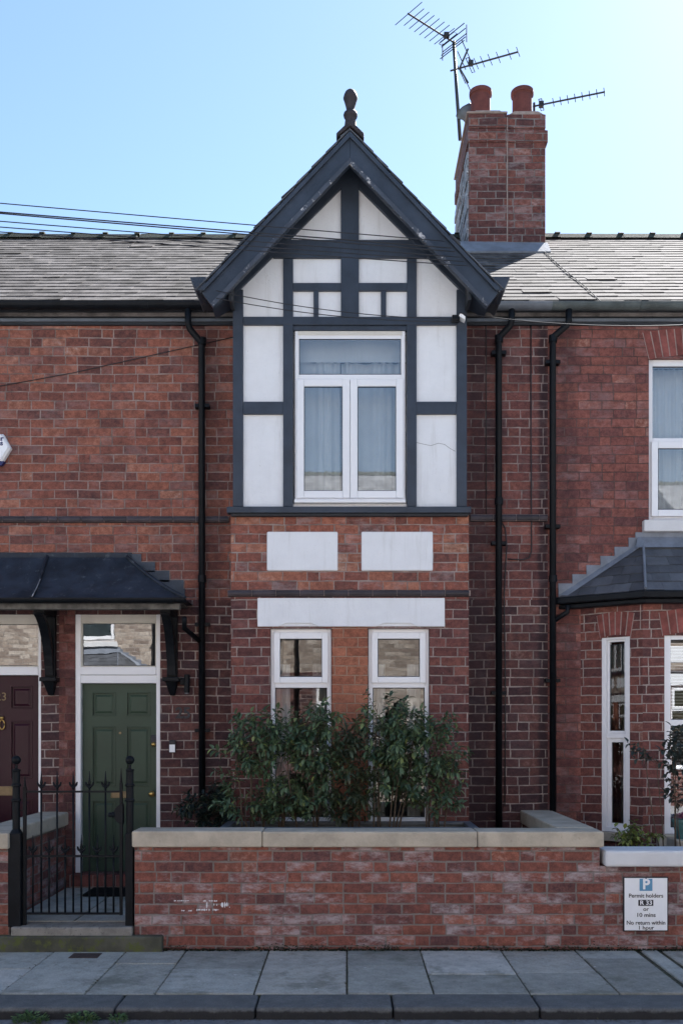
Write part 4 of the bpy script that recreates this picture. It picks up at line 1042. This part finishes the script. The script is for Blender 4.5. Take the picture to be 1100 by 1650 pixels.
# parking plate
ps = empty('parking_sign', (XX(1039,-2), -2, .2), 'white residents parking plate with blue P on low brick wall', 'sign')
sx0, sx1, sz0, sz1 = XX(1003,-2), XX(1075.5,-2), ZZ(1501,-2), ZZ(1413,-2); sm_ = (sx0+sx1)/2
MB().box(sx0, sx1, -2.014, -2.001, sz0, sz1).build('border', M['sign_black'], ps, bevel=.003)
MB().box(sx0+.01, sx1-.01, -2.017, -2.0145, sz0+.01, sz1-.01).build('face', M['sign_white'], ps)
MB().box(XX(1029,-2), XX(1049.5,-2), -2.0195, -2.0172, ZZ(1435.5,-2), ZZ(1416,-2)).build('blue_panel', M['sign_blue'], ps)
def st(s_, py, h, mat='sign_black', dx=0, b_=.0003, y_=-2.0185, xs=1.0): text(ps, s_, sm_+dx, y_, ZZ(py,-2), h, M[mat], bold=b_, xs=xs)
st('P', 1425.5, .115, 'sign_white', .0, .004, -2.021)
st('Permit holders', 1443.5, .047, xs=1.02)
MB().box(XX(1027,-2), XX(1051,-2), -2.0195, -2.0172, ZZ(1459.5,-2), ZZ(1450,-2)).build('code_panel', M['sign_black'], ps)
st('R 33', 1454.8, .05, 'sign_white', 0, .0008, -2.021, xs=1.1)
st('or', 1465, .045, xs=1.1); st('10 mins', 1474.5, .047, xs=1.1); st('No return within', 1487, .047, xs=.99); st('1 hour', 1495, .045, xs=1.1)
for zz in (sz1-.012, sz0+.012):
    MB().tube([(sm_,-2.022,zz),(sm_,-2.0172,zz)], .006, 8).build('screw', M['zinc'], ps)

# ================================================================== AERIALS
def aerial(root, A, B, lens, first_len, refl=None):
    A, B = Vector(A), Vector(B); d = (B-A); n = d.normalized(); e = Vector((-n.y, n.x, 0)).normalized()
    bm = MB().tube([A, B], .012, 8).build('boom', M['aerial'], root)
    k = len(lens)
    for i, (t, L) in enumerate(lens):
        p = A + d*t
        MB().tube([p-e*L, p+e*L], .0055, 6).build('director', M['aerial'], bm)
    return bm, A, d, n, e
mast = empty('tv_aerial', W(741,222,3.7), 'tall leaning mast with two television aerials strapped to the chimney side', 'aerial')
MB().tube([W(741,225,3.7), W(735,140,3.7), W(730.5,66,3.7)], [.026,.024,.022], 10).build('mast', M['aerial'], mast, smooth=True)
z1_ = ZZ(68, 3.7)
A1 = Vector((XX(731,3.7), 3.7, z1_)); B1 = A1 + Vector((-.69, -.56, 0))
bm, A_, d_, n_, e_ = aerial(mast, A1+Vector((.03,.02,0)), B1, [(.99,.27)] + [(.88-.105*i,.2) for i in range(7)], .27)
q = MB()
for s_ in (0, 1):
    p = A_ + d_*(.17-.0*s_); L = .15; hgt = .03
    q.tube([p-e_*L+n_*.03, p+e_*L+n_*.03, p+e_*L-n_*.03, p-e_*L-n_*.03, p-e_*L+n_*.03], .006, 6)
q.build('dipole', M['aerial'], bm)
q = MB(); p = A_ + d_*.03
for hz in (-.12,-.06,.0,.06,.12): q.tube([p-e_*.24+Vector((0,0,hz))+n_*abs(hz)*.4, p+e_*.24+Vector((0,0,hz))+n_*abs(hz)*.4], .007, 6)
for s_ in (-1, 1): q.tube([p+e_*.24*s_+Vector((0,0,-.12)), p+e_*.24*s_+Vector((0,0,.12))], .008, 6)
q.build('reflector', M['aerial'], bm)
MB().box(A_.x+d_.x*.2-.04, A_.x+d_.x*.2+.04, A_.y+d_.y*.2-.03, A_.y+d_.y*.2+.03, z1_+.0, z1_+.07).build('junction_box', M['aerial'], bm, bevel=.008)
z2_ = ZZ(115, 3.7); A2 = Vector((XX(725,3.7), 3.68, z2_)); B2 = A2 + Vector((.90, -.385, 0))
bm, A_, d_, n_, e_ = aerial(mast, A2, B2, [(.995,.1),(.87,.11),(.71,.115),(.59,.12),(.48,.12),(.385,.12)], .12)
q = MB(); p = A_ + d_*.3
q.tube([p-e_*.16+n_*.02, p+e_*.16+n_*.02, p+e_*.16-n_*.02, p-e_*.16-n_*.02, p-e_*.16+n_*.02], .006, 6); q.box(p.x-.03, p.x+.04, p.y-.03, p.y+.03, z2_, z2_+.06); q.build('dipole', M['aerial'], bm)
q = MB(); p = A_ + d_*.14
for sg in (-1, 1):
    q.tube([p, p+Vector((.04*1,-.02,.0))+n_*.08+Vector((0,0,.24*sg))], .013, 6)
    c = p+n_*.1+Vector((0,0,.22*sg)); q.tube([c-e_*.22, c+e_*.22], .007, 6); c = p+n_*.03+Vector((0,0,.1*sg)); q.tube([c-e_*.2, c+e_*.2], .007, 6)
q.build('reflector', M['aerial'], bm)
a3 = empty('tv_aerial', (2.6, 3.6, ZT), 'single television aerial pointing right from behind the right chimney pot', 'aerial')
z3_ = ZZ(171, 3.5); A3 = Vector((XX(858,3.5), 3.5, z3_)); B3 = A3 + Vector((.93, -.31, 0))
bm, A_, d_, n_, e_ = aerial(a3, A3, B3, [(.99,.09)]+[(.89-.1*i,.09) for i in range(7)], .1)
q = MB(); p = A_ + d_*.12; q.tube([p-e_*.13+n_*.02, p+e_*.13+n_*.02, p+e_*.13-n_*.02, p-e_*.13-n_*.02, p-e_*.13+n_*.02], .006, 6); q.box(p.x-.03, p.x+.03, p.y-.03, p.y+.03, z3_-.03, z3_+.04); q.build('dipole', M['aerial'], bm)
MB().tube([A3+Vector((.02,0,.05)), (A3.x+.02, 3.5, ZT-.1)], .018, 8).build('mast', M['aerial'], a3)

# ================================================================== CABLES
def cable(pts_px, label, r=.007, group=None, name='overhead_cable'):
    P = [W(*p) for p in pts_px]; out = []
    if len(P) == 2:
        a, b = P
        if group: a = a - (b - a) * 1.3          # on towards the pole further along the road
        for i in range(25):
            t = i/24; out.append(a.lerp(b, t) - Vector((0,0,(.02 if group else .06)*4*t*(1-t))))
    else: out = P
    return tag(MB().tube(out, r, 6).build(name, M['cable'], None, smooth=True), label, 'cable', group)
GC = 'overhead cables crossing to the gable'
yL, yR = -1.6, -.93
for i, (a, b, lab) in enumerate([((-60,318),(716,388),'topmost overhead telephone cable slanting from the left edge to the gable'),
    ((-60,332.5),(726,399),'second overhead cable from the top, just above its close twin'),
    ((-60,334.5),(733,405),'third overhead cable from the top, just below its close twin'),
    ((-60,347.5),(742,414),'fourth overhead cable from the top crossing above the left ridge'),
    ((-60,357),(748,421),'fifth overhead cable from the top dipping onto the left ridge line'),
    ((-60,365),(755,428),'lowest overhead cable skimming the left roof ridge at the left edge')]):
    cable([(a[0],a[1],yL-.05*i),(b[0],b[1],yR)], lab, group=GC, r=.0045 if i not in (1,2) else .0055)
cable([(348,468,-.9),(738,514,-.62)], 'upper of two thin wires slung across the white gable panels', r=.004)
cable([(348,480,-.9),(738,518,-.62)], 'lower of two thin wires slung across the white gable panels', r=.004)
cable([(740,504,-.62),(1130,522,-.9)], 'thin wire running right from the gable corner post past the gutter', r=.005)
cable([(0,622,-.01),(120,600,-.01),(250,571,-.01),(376,543,-.01)], 'thin wire slanting up across the upper left brickwork', r=.004, name='wall_cable')
cable([(855,520,-.01),(855,700,-.01),(856,888,-.01),(852,899,-.01),(842,902,-.01),(818,901,-.01)], 'black wall cable running down and hooking left between the right downpipes', r=.006, name='wall_cable')
cable([(808,842,-.01),(814,852,-.01),(816,880,-.01),(812,960,-.01),(814,1120,-.01),(813,1300,-.01)], 'black wall cable running down just right of the downpipe beside the bay', r=.006, name='wall_cable')
cable([(757,470,-.01),(783,520,-.01),(783,830,-.01)], 'faint cable down the brick strip just right of the timbered storey', r=.004, name='wall_cable')
bk = empty('cable_bracket', W(735,512,-.56), 'small white topped cable bracket on the right corner post of the gable', 'bracket')
MB().box(XX(728,-.6), XX(740,-.6), -.62, YT-.008, ZZ(516,-.6), ZZ(508,-.6)).build('clamp', M['black'], bk, bevel=.005)
MB().xz([(XX(738,-.6),ZZ(510,-.6)),(XX(749,-.6),ZZ(516,-.6)),(XX(749,-.6),ZZ(511,-.6)),(XX(742,-.6),ZZ(505,-.6))], -.62, YT-.001).build('cap', M['sign_white'], bk)

# ================================================================== GARDEN WALLS
gw = empty('garden_wall', (.1, -1.9, 0), 'long low brick front garden wall with sandstone coping and white lime stains', 'wall')
GX0, GX1 = XX(217,-2), XX(965.5,-2); cz = ZZ(1365,-2); ct = ZZ(1339,-2)
mb = MB().box(GX0, GX1, -2, -1.78, 0, cz); mb.box(GX1-.22, GX1, -1.7799, -.02, 0, cz)
mb.build('brickwork', M['brick_garden'], gw)
def coping(root, x0, x1, y0, y1, z0, z1, joints=()):
    xs = [x0, *joints, x1]; mb = MB()
    for a, b in zip(xs, xs[1:]): mb.box(a+.002, b-.002, y0, y1, z0, z1+random.uniform(-.003,.003))
    return mb
mb = coping(gw, GX0-.018, GX1+.03, -2.045, -1.74, cz, ct, (XX(423,-2), XX(768,-2)))
mb.build('coping', M['stone'], gw, bevel=.014)
MB().box(XX(837), XX(888), -1.738, -.02, cz, ct+.002).build('coping', M['stone'], gw, bevel=.014)
# painted remnants and lime spots on the wall face are small raised flecks of old paint
pf = MB()
for (x0_, x1_, t_, b_) in [(292,309,1466.5,1469.5),(280,309,1451,1453),(327,350,1451,1453.5),(332,334.5,1453,1464),(314,352,1464.5,1468.5),(356,368,1454,1463),(344,350,1456,1461),(362,372,1461,1464)]:
    xx_ = x0_
    while xx_ < x1_:
        w_ = random.uniform(1.0, 4.5); x2_ = min(xx_ + w_, x1_)
        if random.random() < .8 and x2_ - xx_ > .4:
            m_ = (t_+b_)/2; hh = (b_-t_)/2
            ring = [(( xx_+x2_)/2 + (x2_-xx_)*.55*math.cos(q*.9)*random.uniform(.6,1.1), m_ + hh*math.sin(q*.9)*random.uniform(.4,1.2)) for q in range(7)]
            pf.xz([(XX(a,-2), ZZ(c,-2)) for a, c in ring], -2.0015, -1.999)
        xx_ = x2_ + random.uniform(-.6, .7)
pf.build('old_paint', M['plaque'], gw)
lw = empty('garden_wall', (-3.1, -1.9, 0), 'low brick wall stub with stone coping dividing the two front paths, left of the gate', 'wall')
DX1 = -2.93
mb = MB().box(-8.0, XX(15,-2), -2, -1.78, 0, ZZ(1368,-2)); mb.box(DX1-.2, DX1, -1.7799, -.02, 0, ZZ(1368,-2))
mb.build('brickwork', M['brick_garden'], lw)
MB().box(-8.0, XX(16,-2), -2.045, -1.74, ZZ(1368,-2), ZZ(1342,-2)).build('coping', M['stone'], lw, bevel=.014)
MB().box(DX1-.26, DX1+.05, -1.738, -.06, ZZ(1368,-2), ZZ(1342,-2)+.002).build('coping', M['stone'], lw, bevel=.016)
rw = empty('garden_wall', (4.5, -1.9, 0), 'lower brick front wall with white coping carrying the parking plate', 'wall')
mb = MB().box(GX1+.002, 7.2, -1.998, -1.78, 0, ZZ(1396,-2)); mb.build('brickwork', M['brick_garden'], rw)
MB().box(XX(972,-2), 7.2, -2.06, -1.74, ZZ(1396,-2), ZZ(1370,-2)).build('coping', M['stone_white'], rw, bevel=.02)

# ================================================================== GATE
GY = -1.95
def gpost(px0, px1, label):
    xc = XX((px0+px1)/2, GY); o = empty('gate_post', (xc, GY, .19), label, 'gate post')
    hw = (px1-px0)/2*(10+GY)/1550; z = lambda py: ZZ(py, GY)
    MB().box(xc-hw, xc+hw, GY-hw, GY+hw, .19, z(1342)).build('base', M['black'], o, bevel=.006)
    r = .031
    m = MB().lathe([(hw*.95, z(1342)), (r, z(1336)), (r, z(1292)), (r*1.3, z(1291)), (r*1.3, z(1288)), (r, z(1287)), (r, z(1268)), (r*1.3, z(1267)), (r*1.3, z(1264)), (r, z(1263)), (r, z(1244)), (r*1.15, z(1242)), (r*1.15, z(1240)), (r*.4, z(1239)), (r*.35, z(1233))], (xc, GY, 0), 16)
    m.build('shaft', M['black'], o, bevel=.002)
    m = MB(); ball(m, (xc, GY, z(1225)), .038, 16); m.build('ball_finial', M['black'], o, smooth=True)
    return o
gpost(16, 36.5, 'black iron gate post with ball top at the hinge side, left of the gate')
gpost(203, 215.5, 'black iron gate post with ball top against the long garden wall, at the latch side')
gt = empty('garden_gate', (XX(120,GY), GY, .2), 'black iron garden gate with two tiers of spear topped bars', 'gate')
z = lambda py: ZZ(py, GY); X = lambda px: XX(px, GY)
f = MB(); t = .011
f.box(X(37.5), X(42.5), GY-.013, GY+.013, .2, z(1268)); f.box(X(193), X(197.5), GY-.013, GY+.013, z(1475), z(1262))
for p in (1276, 1380, 1472.5): f.box(X(42.6), X(192.9), GY-.016, GY+.016, z(p)-.008, z(p)+.008)
f.tube([(X(40),GY,z(1268)), (X(40),GY,z(1250))], [.012,.003], 8); f.tube([(X(195),GY,z(1262)), (X(195),GY,z(1238))], [.012,.003], 8)
f.box(X(30), X(40), GY-.008, GY+.008, z(1307), z(1305)); f.build('frame', M['black'], gt, bevel=.002)
def spear(x, ztop, zbot, zf):
    b = MB().tube([(x,GY,zbot), (x,GY,zf)], .0085, 8)
    b.tube([(x,GY,zf-.02), (x,GY,zf-.012), (x,GY,zf-.002)], [.014,.017,.012], 8)
    b.tube([(x,GY,zf), (x,GY,zf+.03), (x,GY,zf+.055), (x,GY,ztop)], [.009,.013,.008,.002], 8)
    arc = []
    for k in range(13):
        th = math.pi + math.pi*k/12
        arc.append((x + .03*math.cos(th), GY, zf + .028 + .03*math.sin(th)))
    arc = [(x-.036, GY, zf+.034)] + arc + [(x+.036, GY, zf+.034)]
    b.tube(arc, [.004]+[.008+.004*math.sin(math.pi*k/12) for k in range(13)]+[.004], 7)
    b.build('bar', M['black'], gt, smooth=True)
for p in (66.5, 92, 118, 144, 170): spear(X(p), z(1243), z(1472), z(1267))
for p in (53, 79, 105, 131, 157, 183): spear(X(p), z(1346), z(1472), z(1371))
m = MB(); pts = []
for k in range(17):
    th = math.pi/2 + math.pi*k/16
    pts.append((X(199)+.075*math.cos(th), z(1312)+.085*math.sin(th)))
m.xz(pts, GY-.03, GY+.03); m.build('lock_case', M['black'], gt, bevel=.004)
m = MB(); ball(m, (X(179), GY-.035, z(1313)), .022); ball(m, (X(182.5), GY-.02, z(1313)), .025); m.build('knob', M['black'], gt, smooth=True)

tag(MB().box(XX(140,-.45), XX(255,-.45), -.62, -.2, .2005, .225).build('doormat', M['mat_fibre'], None, bevel=.008), 'black doormat on the path in front of the green door', 'doormat')
wc = empty('drain_cover', (XX(135,-2.25), -2.25, 0), 'small rusty brown metal cover set in the pavement before the gate', 'cover')
MB().box(XX(115,-2.2), XX(161,-2.2), -2.29, -2.13, -.02, .0055).build('plate', M['rust'], wc, bevel=.002)

# ================================================================== PLANTS
def leaf(mb, p, d, L, wd, up):
    d = d.normalized(); s = d.cross(up)
    if s.length < 1e-3: s = Vector((1,0,0))
    s.normalize(); n = s.cross(d)
    a = p; m1 = p + d*L*.35 - n*L*.02; m2 = p + d*L*.72 - n*L*.09; e = p + d*L - n*L*.22
    fo = n*wd*.25
    mb.add([a, m1+s*wd*.5+fo, m1, m1-s*wd*.5+fo, m2+s*wd*.4+fo*.6, m2, m2-s*wd*.4+fo*.6, e],
           [(0,2,1),(0,3,2),(1,2,5,4),(2,3,6,5),(4,5,7),(5,6,7)])
def shrub(name, label, cat, base, blobs, nt_, mat, L=(.05,.095), wd=.032, stems=3, droop=.28, group=None, per=11, srad=.009):
    """stems rise from the base, twigs fill the blobs (cx,cy,cz,rx,ry,rz), leaves sit along every twig"""
    base = Vector(base); o = empty(name, base, label, cat, group)
    st_ = MB(); lf = MB()
    tot = sum(b[3]*b[4]*b[5] for b in blobs)
    for b in blobs[:]:
        c = Vector(b[:3])
        for k in range(max(1, stems // max(1, len(blobs)//2))):
            p0 = base + Vector((random.uniform(-.05,.05) + (c.x-base.x)*.5, random.uniform(-.04,.04), 0)); p3 = c + Vector((random.uniform(-.4,.4)*b[3], random.uniform(-.3,.3)*b[4], b[5]*.7))
            mid_ = p0.lerp(p3, .5) + Vector((random.uniform(-.03,.03), random.uniform(-.03,.03), 0))
            st_.tube([p0, p0.lerp(mid_, .5), mid_, mid_.lerp(p3, .5), p3], [srad, srad*.9, srad*.75, srad*.55, srad*.3], 6)
        for k in range(int(nt_*b[3]*b[4]*b[5]/tot)+1):
            while True:
                q = Vector((random.uniform(-1,1), random.uniform(-1,1), random.uniform(-1,1)))
                if q.length < 1 and random.random() < .35 + .65*q.length: break
            p = c + Vector((q.x*b[3], q.y*b[4], q.z*b[5]))
            d = Vector((q.x + random.uniform(-.6,.6), q.y + random.uniform(-.6,.6) - .15, abs(q.z)*.3 + random.uniform(-.1,.9))).normalized()
            tl = random.uniform(.10,.2)
            pe = p + d*tl
            st_.tube([p - d*.05, pe], [.003,.0015], 4, cap=False)
            for j in range(per):
                t_ = (j+.5)/per; a = j*2.4 + random.random()
                sd = d.orthogonal().normalized(); sd.rotate(__import__('mathutils').Quaternion(d, a))
                ld = (sd*.9 + d*(.25+.5*t_) + Vector((0,0,-droop*random.uniform(.3,1.2)))).normalized()
                leaf(lf, p + d*tl*t_, ld, random.uniform(*L), wd*random.uniform(.8,1.2), Vector((random.uniform(-.3,.3),random.uniform(-.3,.3),1)))
    st_.build('stem', M['bark'], o); lf.build('foliage', M[mat], o)
    return o
PY = -1.0
def blob(px, py, rx, rz, y_=PY, ry=.16): return (XX(px,y_), y_, ZZ(py,y_), rx*.84*(10+y_)/1550, ry, rz*(10+y_)/1550)
pb = lambda px, y_=PY: (XX(px,y_), y_, .84)
GS = 'evergreen shrubs in the trough planter'
shrub('shrub', 'leftmost evergreen shrub in the long planter, against the brick beside the window', 'shrub', pb(408), [blob(432,1176,24,26), blob(402,1192,30,30), blob(383,1235,24,36), blob(410,1218,36,42), blob(392,1300,36,30,ry=.12), blob(425,1300,22,24,ry=.12)], 98, 'leaf_laurel', group=GS)
shrub('shrub', 'dense dark evergreen shrub in front of the left ground floor window', 'shrub', pb(508), [blob(505,1172,30,28), blob(500,1210,36,42), blob(522,1240,32,42), blob(502,1288,30,36), blob(462,1195,16,26)], 118, 'leaf_laurel', group=GS)
shrub('shrub', 'small low light green shrub at the bottom of the left window, in the planter', 'shrub', pb(458), [blob(458,1280,24,26), blob(450,1308,24,20)], 42, 'leaf_laurel', group=GS, L=(.05,.08))
shrub('shrub', 'bushy shrub with coppery lower leaves in front of the brick pier between the windows', 'shrub', pb(568), [blob(560,1212,20,30), blob(580,1202,16,22), blob(565,1265,32,40), blob(566,1305,34,28)], 80, 'leaf_copper', group=GS)
shrub('shrub', 'tallest evergreen shrub in front of the right ground floor window', 'shrub', pb(606), [blob(612,1162,28,28), blob(650,1170,32,28), blob(622,1205,36,40), blob(645,1228,36,44), blob(618,1262,22,34), blob(672,1192,26,28), blob(650,1290,26,22)], 128, 'leaf_laurel', group=GS)
shrub('shrub', 'rightmost evergreen shrub in the planter, leaning over the bay corner', 'shrub', pb(692), [blob(705,1190,24,26), blob(692,1228,28,40), blob(716,1242,22,36), blob(738,1222,10,14), blob(712,1292,24,30), blob(682,1278,24,34)], 86, 'leaf_laurel', group=GS, L=(.05,.085))
shrub('shrub', 'dark low shrub against the house wall behind the garden wall, left of the planter', 'shrub', (XX(330,-.5), -.5, .2), [blob(318,1310,18,26,-.5), blob(345,1312,24,28,-.5), blob(352,1290,14,18,-.5)], 70, 'leaf_dark', L=(.05,.09), wd=.03)
shrub('rose_bush', 'straggly rose bush with dark sparse leaves by the neighbouring bay window', 'rose', (XX(1098,-1.3), -1.3, .45), [blob(1092,1215,16,38,-1.3,.1), blob(1094,1270,12,36,-1.3,.1), blob(1060,1222,18,8,-1.3,.08), blob(1038,1208,8,8,-1.3,.05), blob(1080,1190,10,14,-1.3,.06)], 40, 'leaf_rose', L=(.04,.07), wd=.038, per=7, droop=.2, srad=.007)
shrub('shrub', 'small lime green plant peeping over the white coping', 'plant', (XX(1020,-1.5), -1.5, .45), [blob(1012,1357,18,14,-1.5,.1), blob(1030,1352,14,14,-1.5,.1)], 30, 'leaf_lime', L=(.035,.06), wd=.03, per=8, srad=.004)
pp = empty('flower_pot', (XX(1098,-1.1), -1.1, .8), 'teal pot of pink flowers at the right edge below the rose bush', 'flower pot')
MB().lathe([(.055,ZZ(1352,-1.1)),(.085,ZZ(1326,-1.1)),(.095,ZZ(1325,-1.1)),(.095,ZZ(1320,-1.1)),(.08,ZZ(1320,-1.1)),(.07,ZZ(1326,-1.1))], (XX(1099,-1.1), -1.1, 0), 20).build('pot', M['teal'], pp)
fl = MB()
for k in range(40):
    a = random.random()*6.28; c = Vector((XX(1099,-1.1)+.06*math.cos(a)*random.random(), -1.1+.06*math.sin(a), ZZ(1317,-1.1)+random.uniform(-.02,.04)))
    for j in range(5): leaf(fl, c, Vector((math.cos(j*1.256+a), math.sin(j*1.256+a), .5)), .025, .02, Vector((0,0,1)))
fl.build('flowers', M['petal'], pp)
MB().box(XX(1099,-1.1)-.1, XX(1099,-1.1)+.3, -1.25, -.95, .45, ZZ(1352,-1.1)).build('stand', M['stone'], pp, bevel=.01)
# trough planter
pl = empty('planter', (0, -1.0, .2), 'long grey metal trough planter behind the garden wall', 'planter')
m = MB(); px0, px1, py0, py1, pz = XX(356,-1.3), XX(768,-1.3), -1.3, -.7, .945
m.box(px0, px1, py0, py0+.03, .2, pz-.03); m.box(px0, px1, py1-.03, py1, .2, pz-.03); m.box(px0, px0+.03, py0+.031, py1-.031, .2, pz-.03); m.box(px1-.03, px1, py0+.031, py1-.031, .2, pz-.03)
m.build('trough', M['zinc'], pl)
m = MB(); e = .06
m.box(px0-.02, px1+.02, py0-.02, py0+e, pz-.03, pz); m.box(px0-.02, px1+.02, py1-e, py1+.02, pz-.03, pz); m.box(px0-.02, px0+e, py0+e+.001, py1-e-.001, pz-.03, pz); m.box(px1-e, px1+.02, py0+e+.001, py1-e-.001, pz-.03, pz)
m.build('rim', M['zinc'], pl, bevel=.006)
MB().box(px0+.031, px1-.031, py0+.031, py1-.031, .3, .85).build('soil', M['soil'], pl)
# moss and dirt at the foot of the walls, grit in the gutter
lf = MB()
for k in range(2600):
    x = random.uniform(-1.75, 3.6); y_ = -2.004 - abs(random.gauss(0, .012)); hh = abs(random.gauss(0, .022)) * (.5 + .9*(math.sin(x*2.3)*math.sin(x*5.1+1) > -.1))
    leaf(lf, Vector((x, y_-.004, random.uniform(0, hh))), Vector((random.uniform(-1,1), -.6, random.uniform(-.2,.8))), random.uniform(.01,.024), .014, Vector((0,-.4,1)))
tag(lf.build('moss', M['leaf_moss'], None), 'dark moss and dirt along the foot of the front garden walls', 'moss', kind='stuff')
lf = MB()
for k in range(700):
    if k < 350: p = Vector((random.uniform(-2.7, 2.7), -3.66-abs(random.gauss(0,.03)), -.076))
    else:
        xj = random.choice(cols_[4:]); p = Vector((xj+random.gauss(0,.008), random.uniform(-3.3,-2.02), .001))
    leaf(lf, p, Vector((random.uniform(-1,1), random.uniform(-1,1), random.uniform(0,.6))), random.uniform(.006,.018), .009, Vector((0,0,1)))
tag(lf.build('litter', M['leaf_litter'], None), 'grit, moss and leaf litter in the gutter and paving joints', 'litter', kind='stuff')
# weeds in the gutter of the road
def weed(px, r, n, label):
    o = empty('weed', (XX(px,-3.7), -3.71, -.078), label, 'weed', 'weeds along the kerb'); lf = MB()
    for k in range(n):
        a = random.random()*6.28; rr = r*math.sqrt(random.random())
        p = Vector((XX(px,-3.7)+rr*math.cos(a), -3.71+rr*.35*math.sin(a)-.02, -.078+random.uniform(0,.08)*(1-rr/r*.5)))
        leaf(lf, p, Vector((math.cos(a)*.8+random.uniform(-.5,.5), math.sin(a)*.8, random.uniform(.2,1.2))), random.uniform(.02,.042), .018, Vector((0,0,1)))
    lf.build('foliage', M['leaf_weed'], o)
weed(52, .11, 150, 'leafy weed growing at the foot of the kerb, furthest left')
weed(134, .10, 140, 'leafy weed growing at the foot of the kerb, middle of three')
weed(192, .05, 45, 'smallest of three weeds at the foot of the kerb')
for o in bpy.data.objects:
    if 'wl' in o: del o['wl']
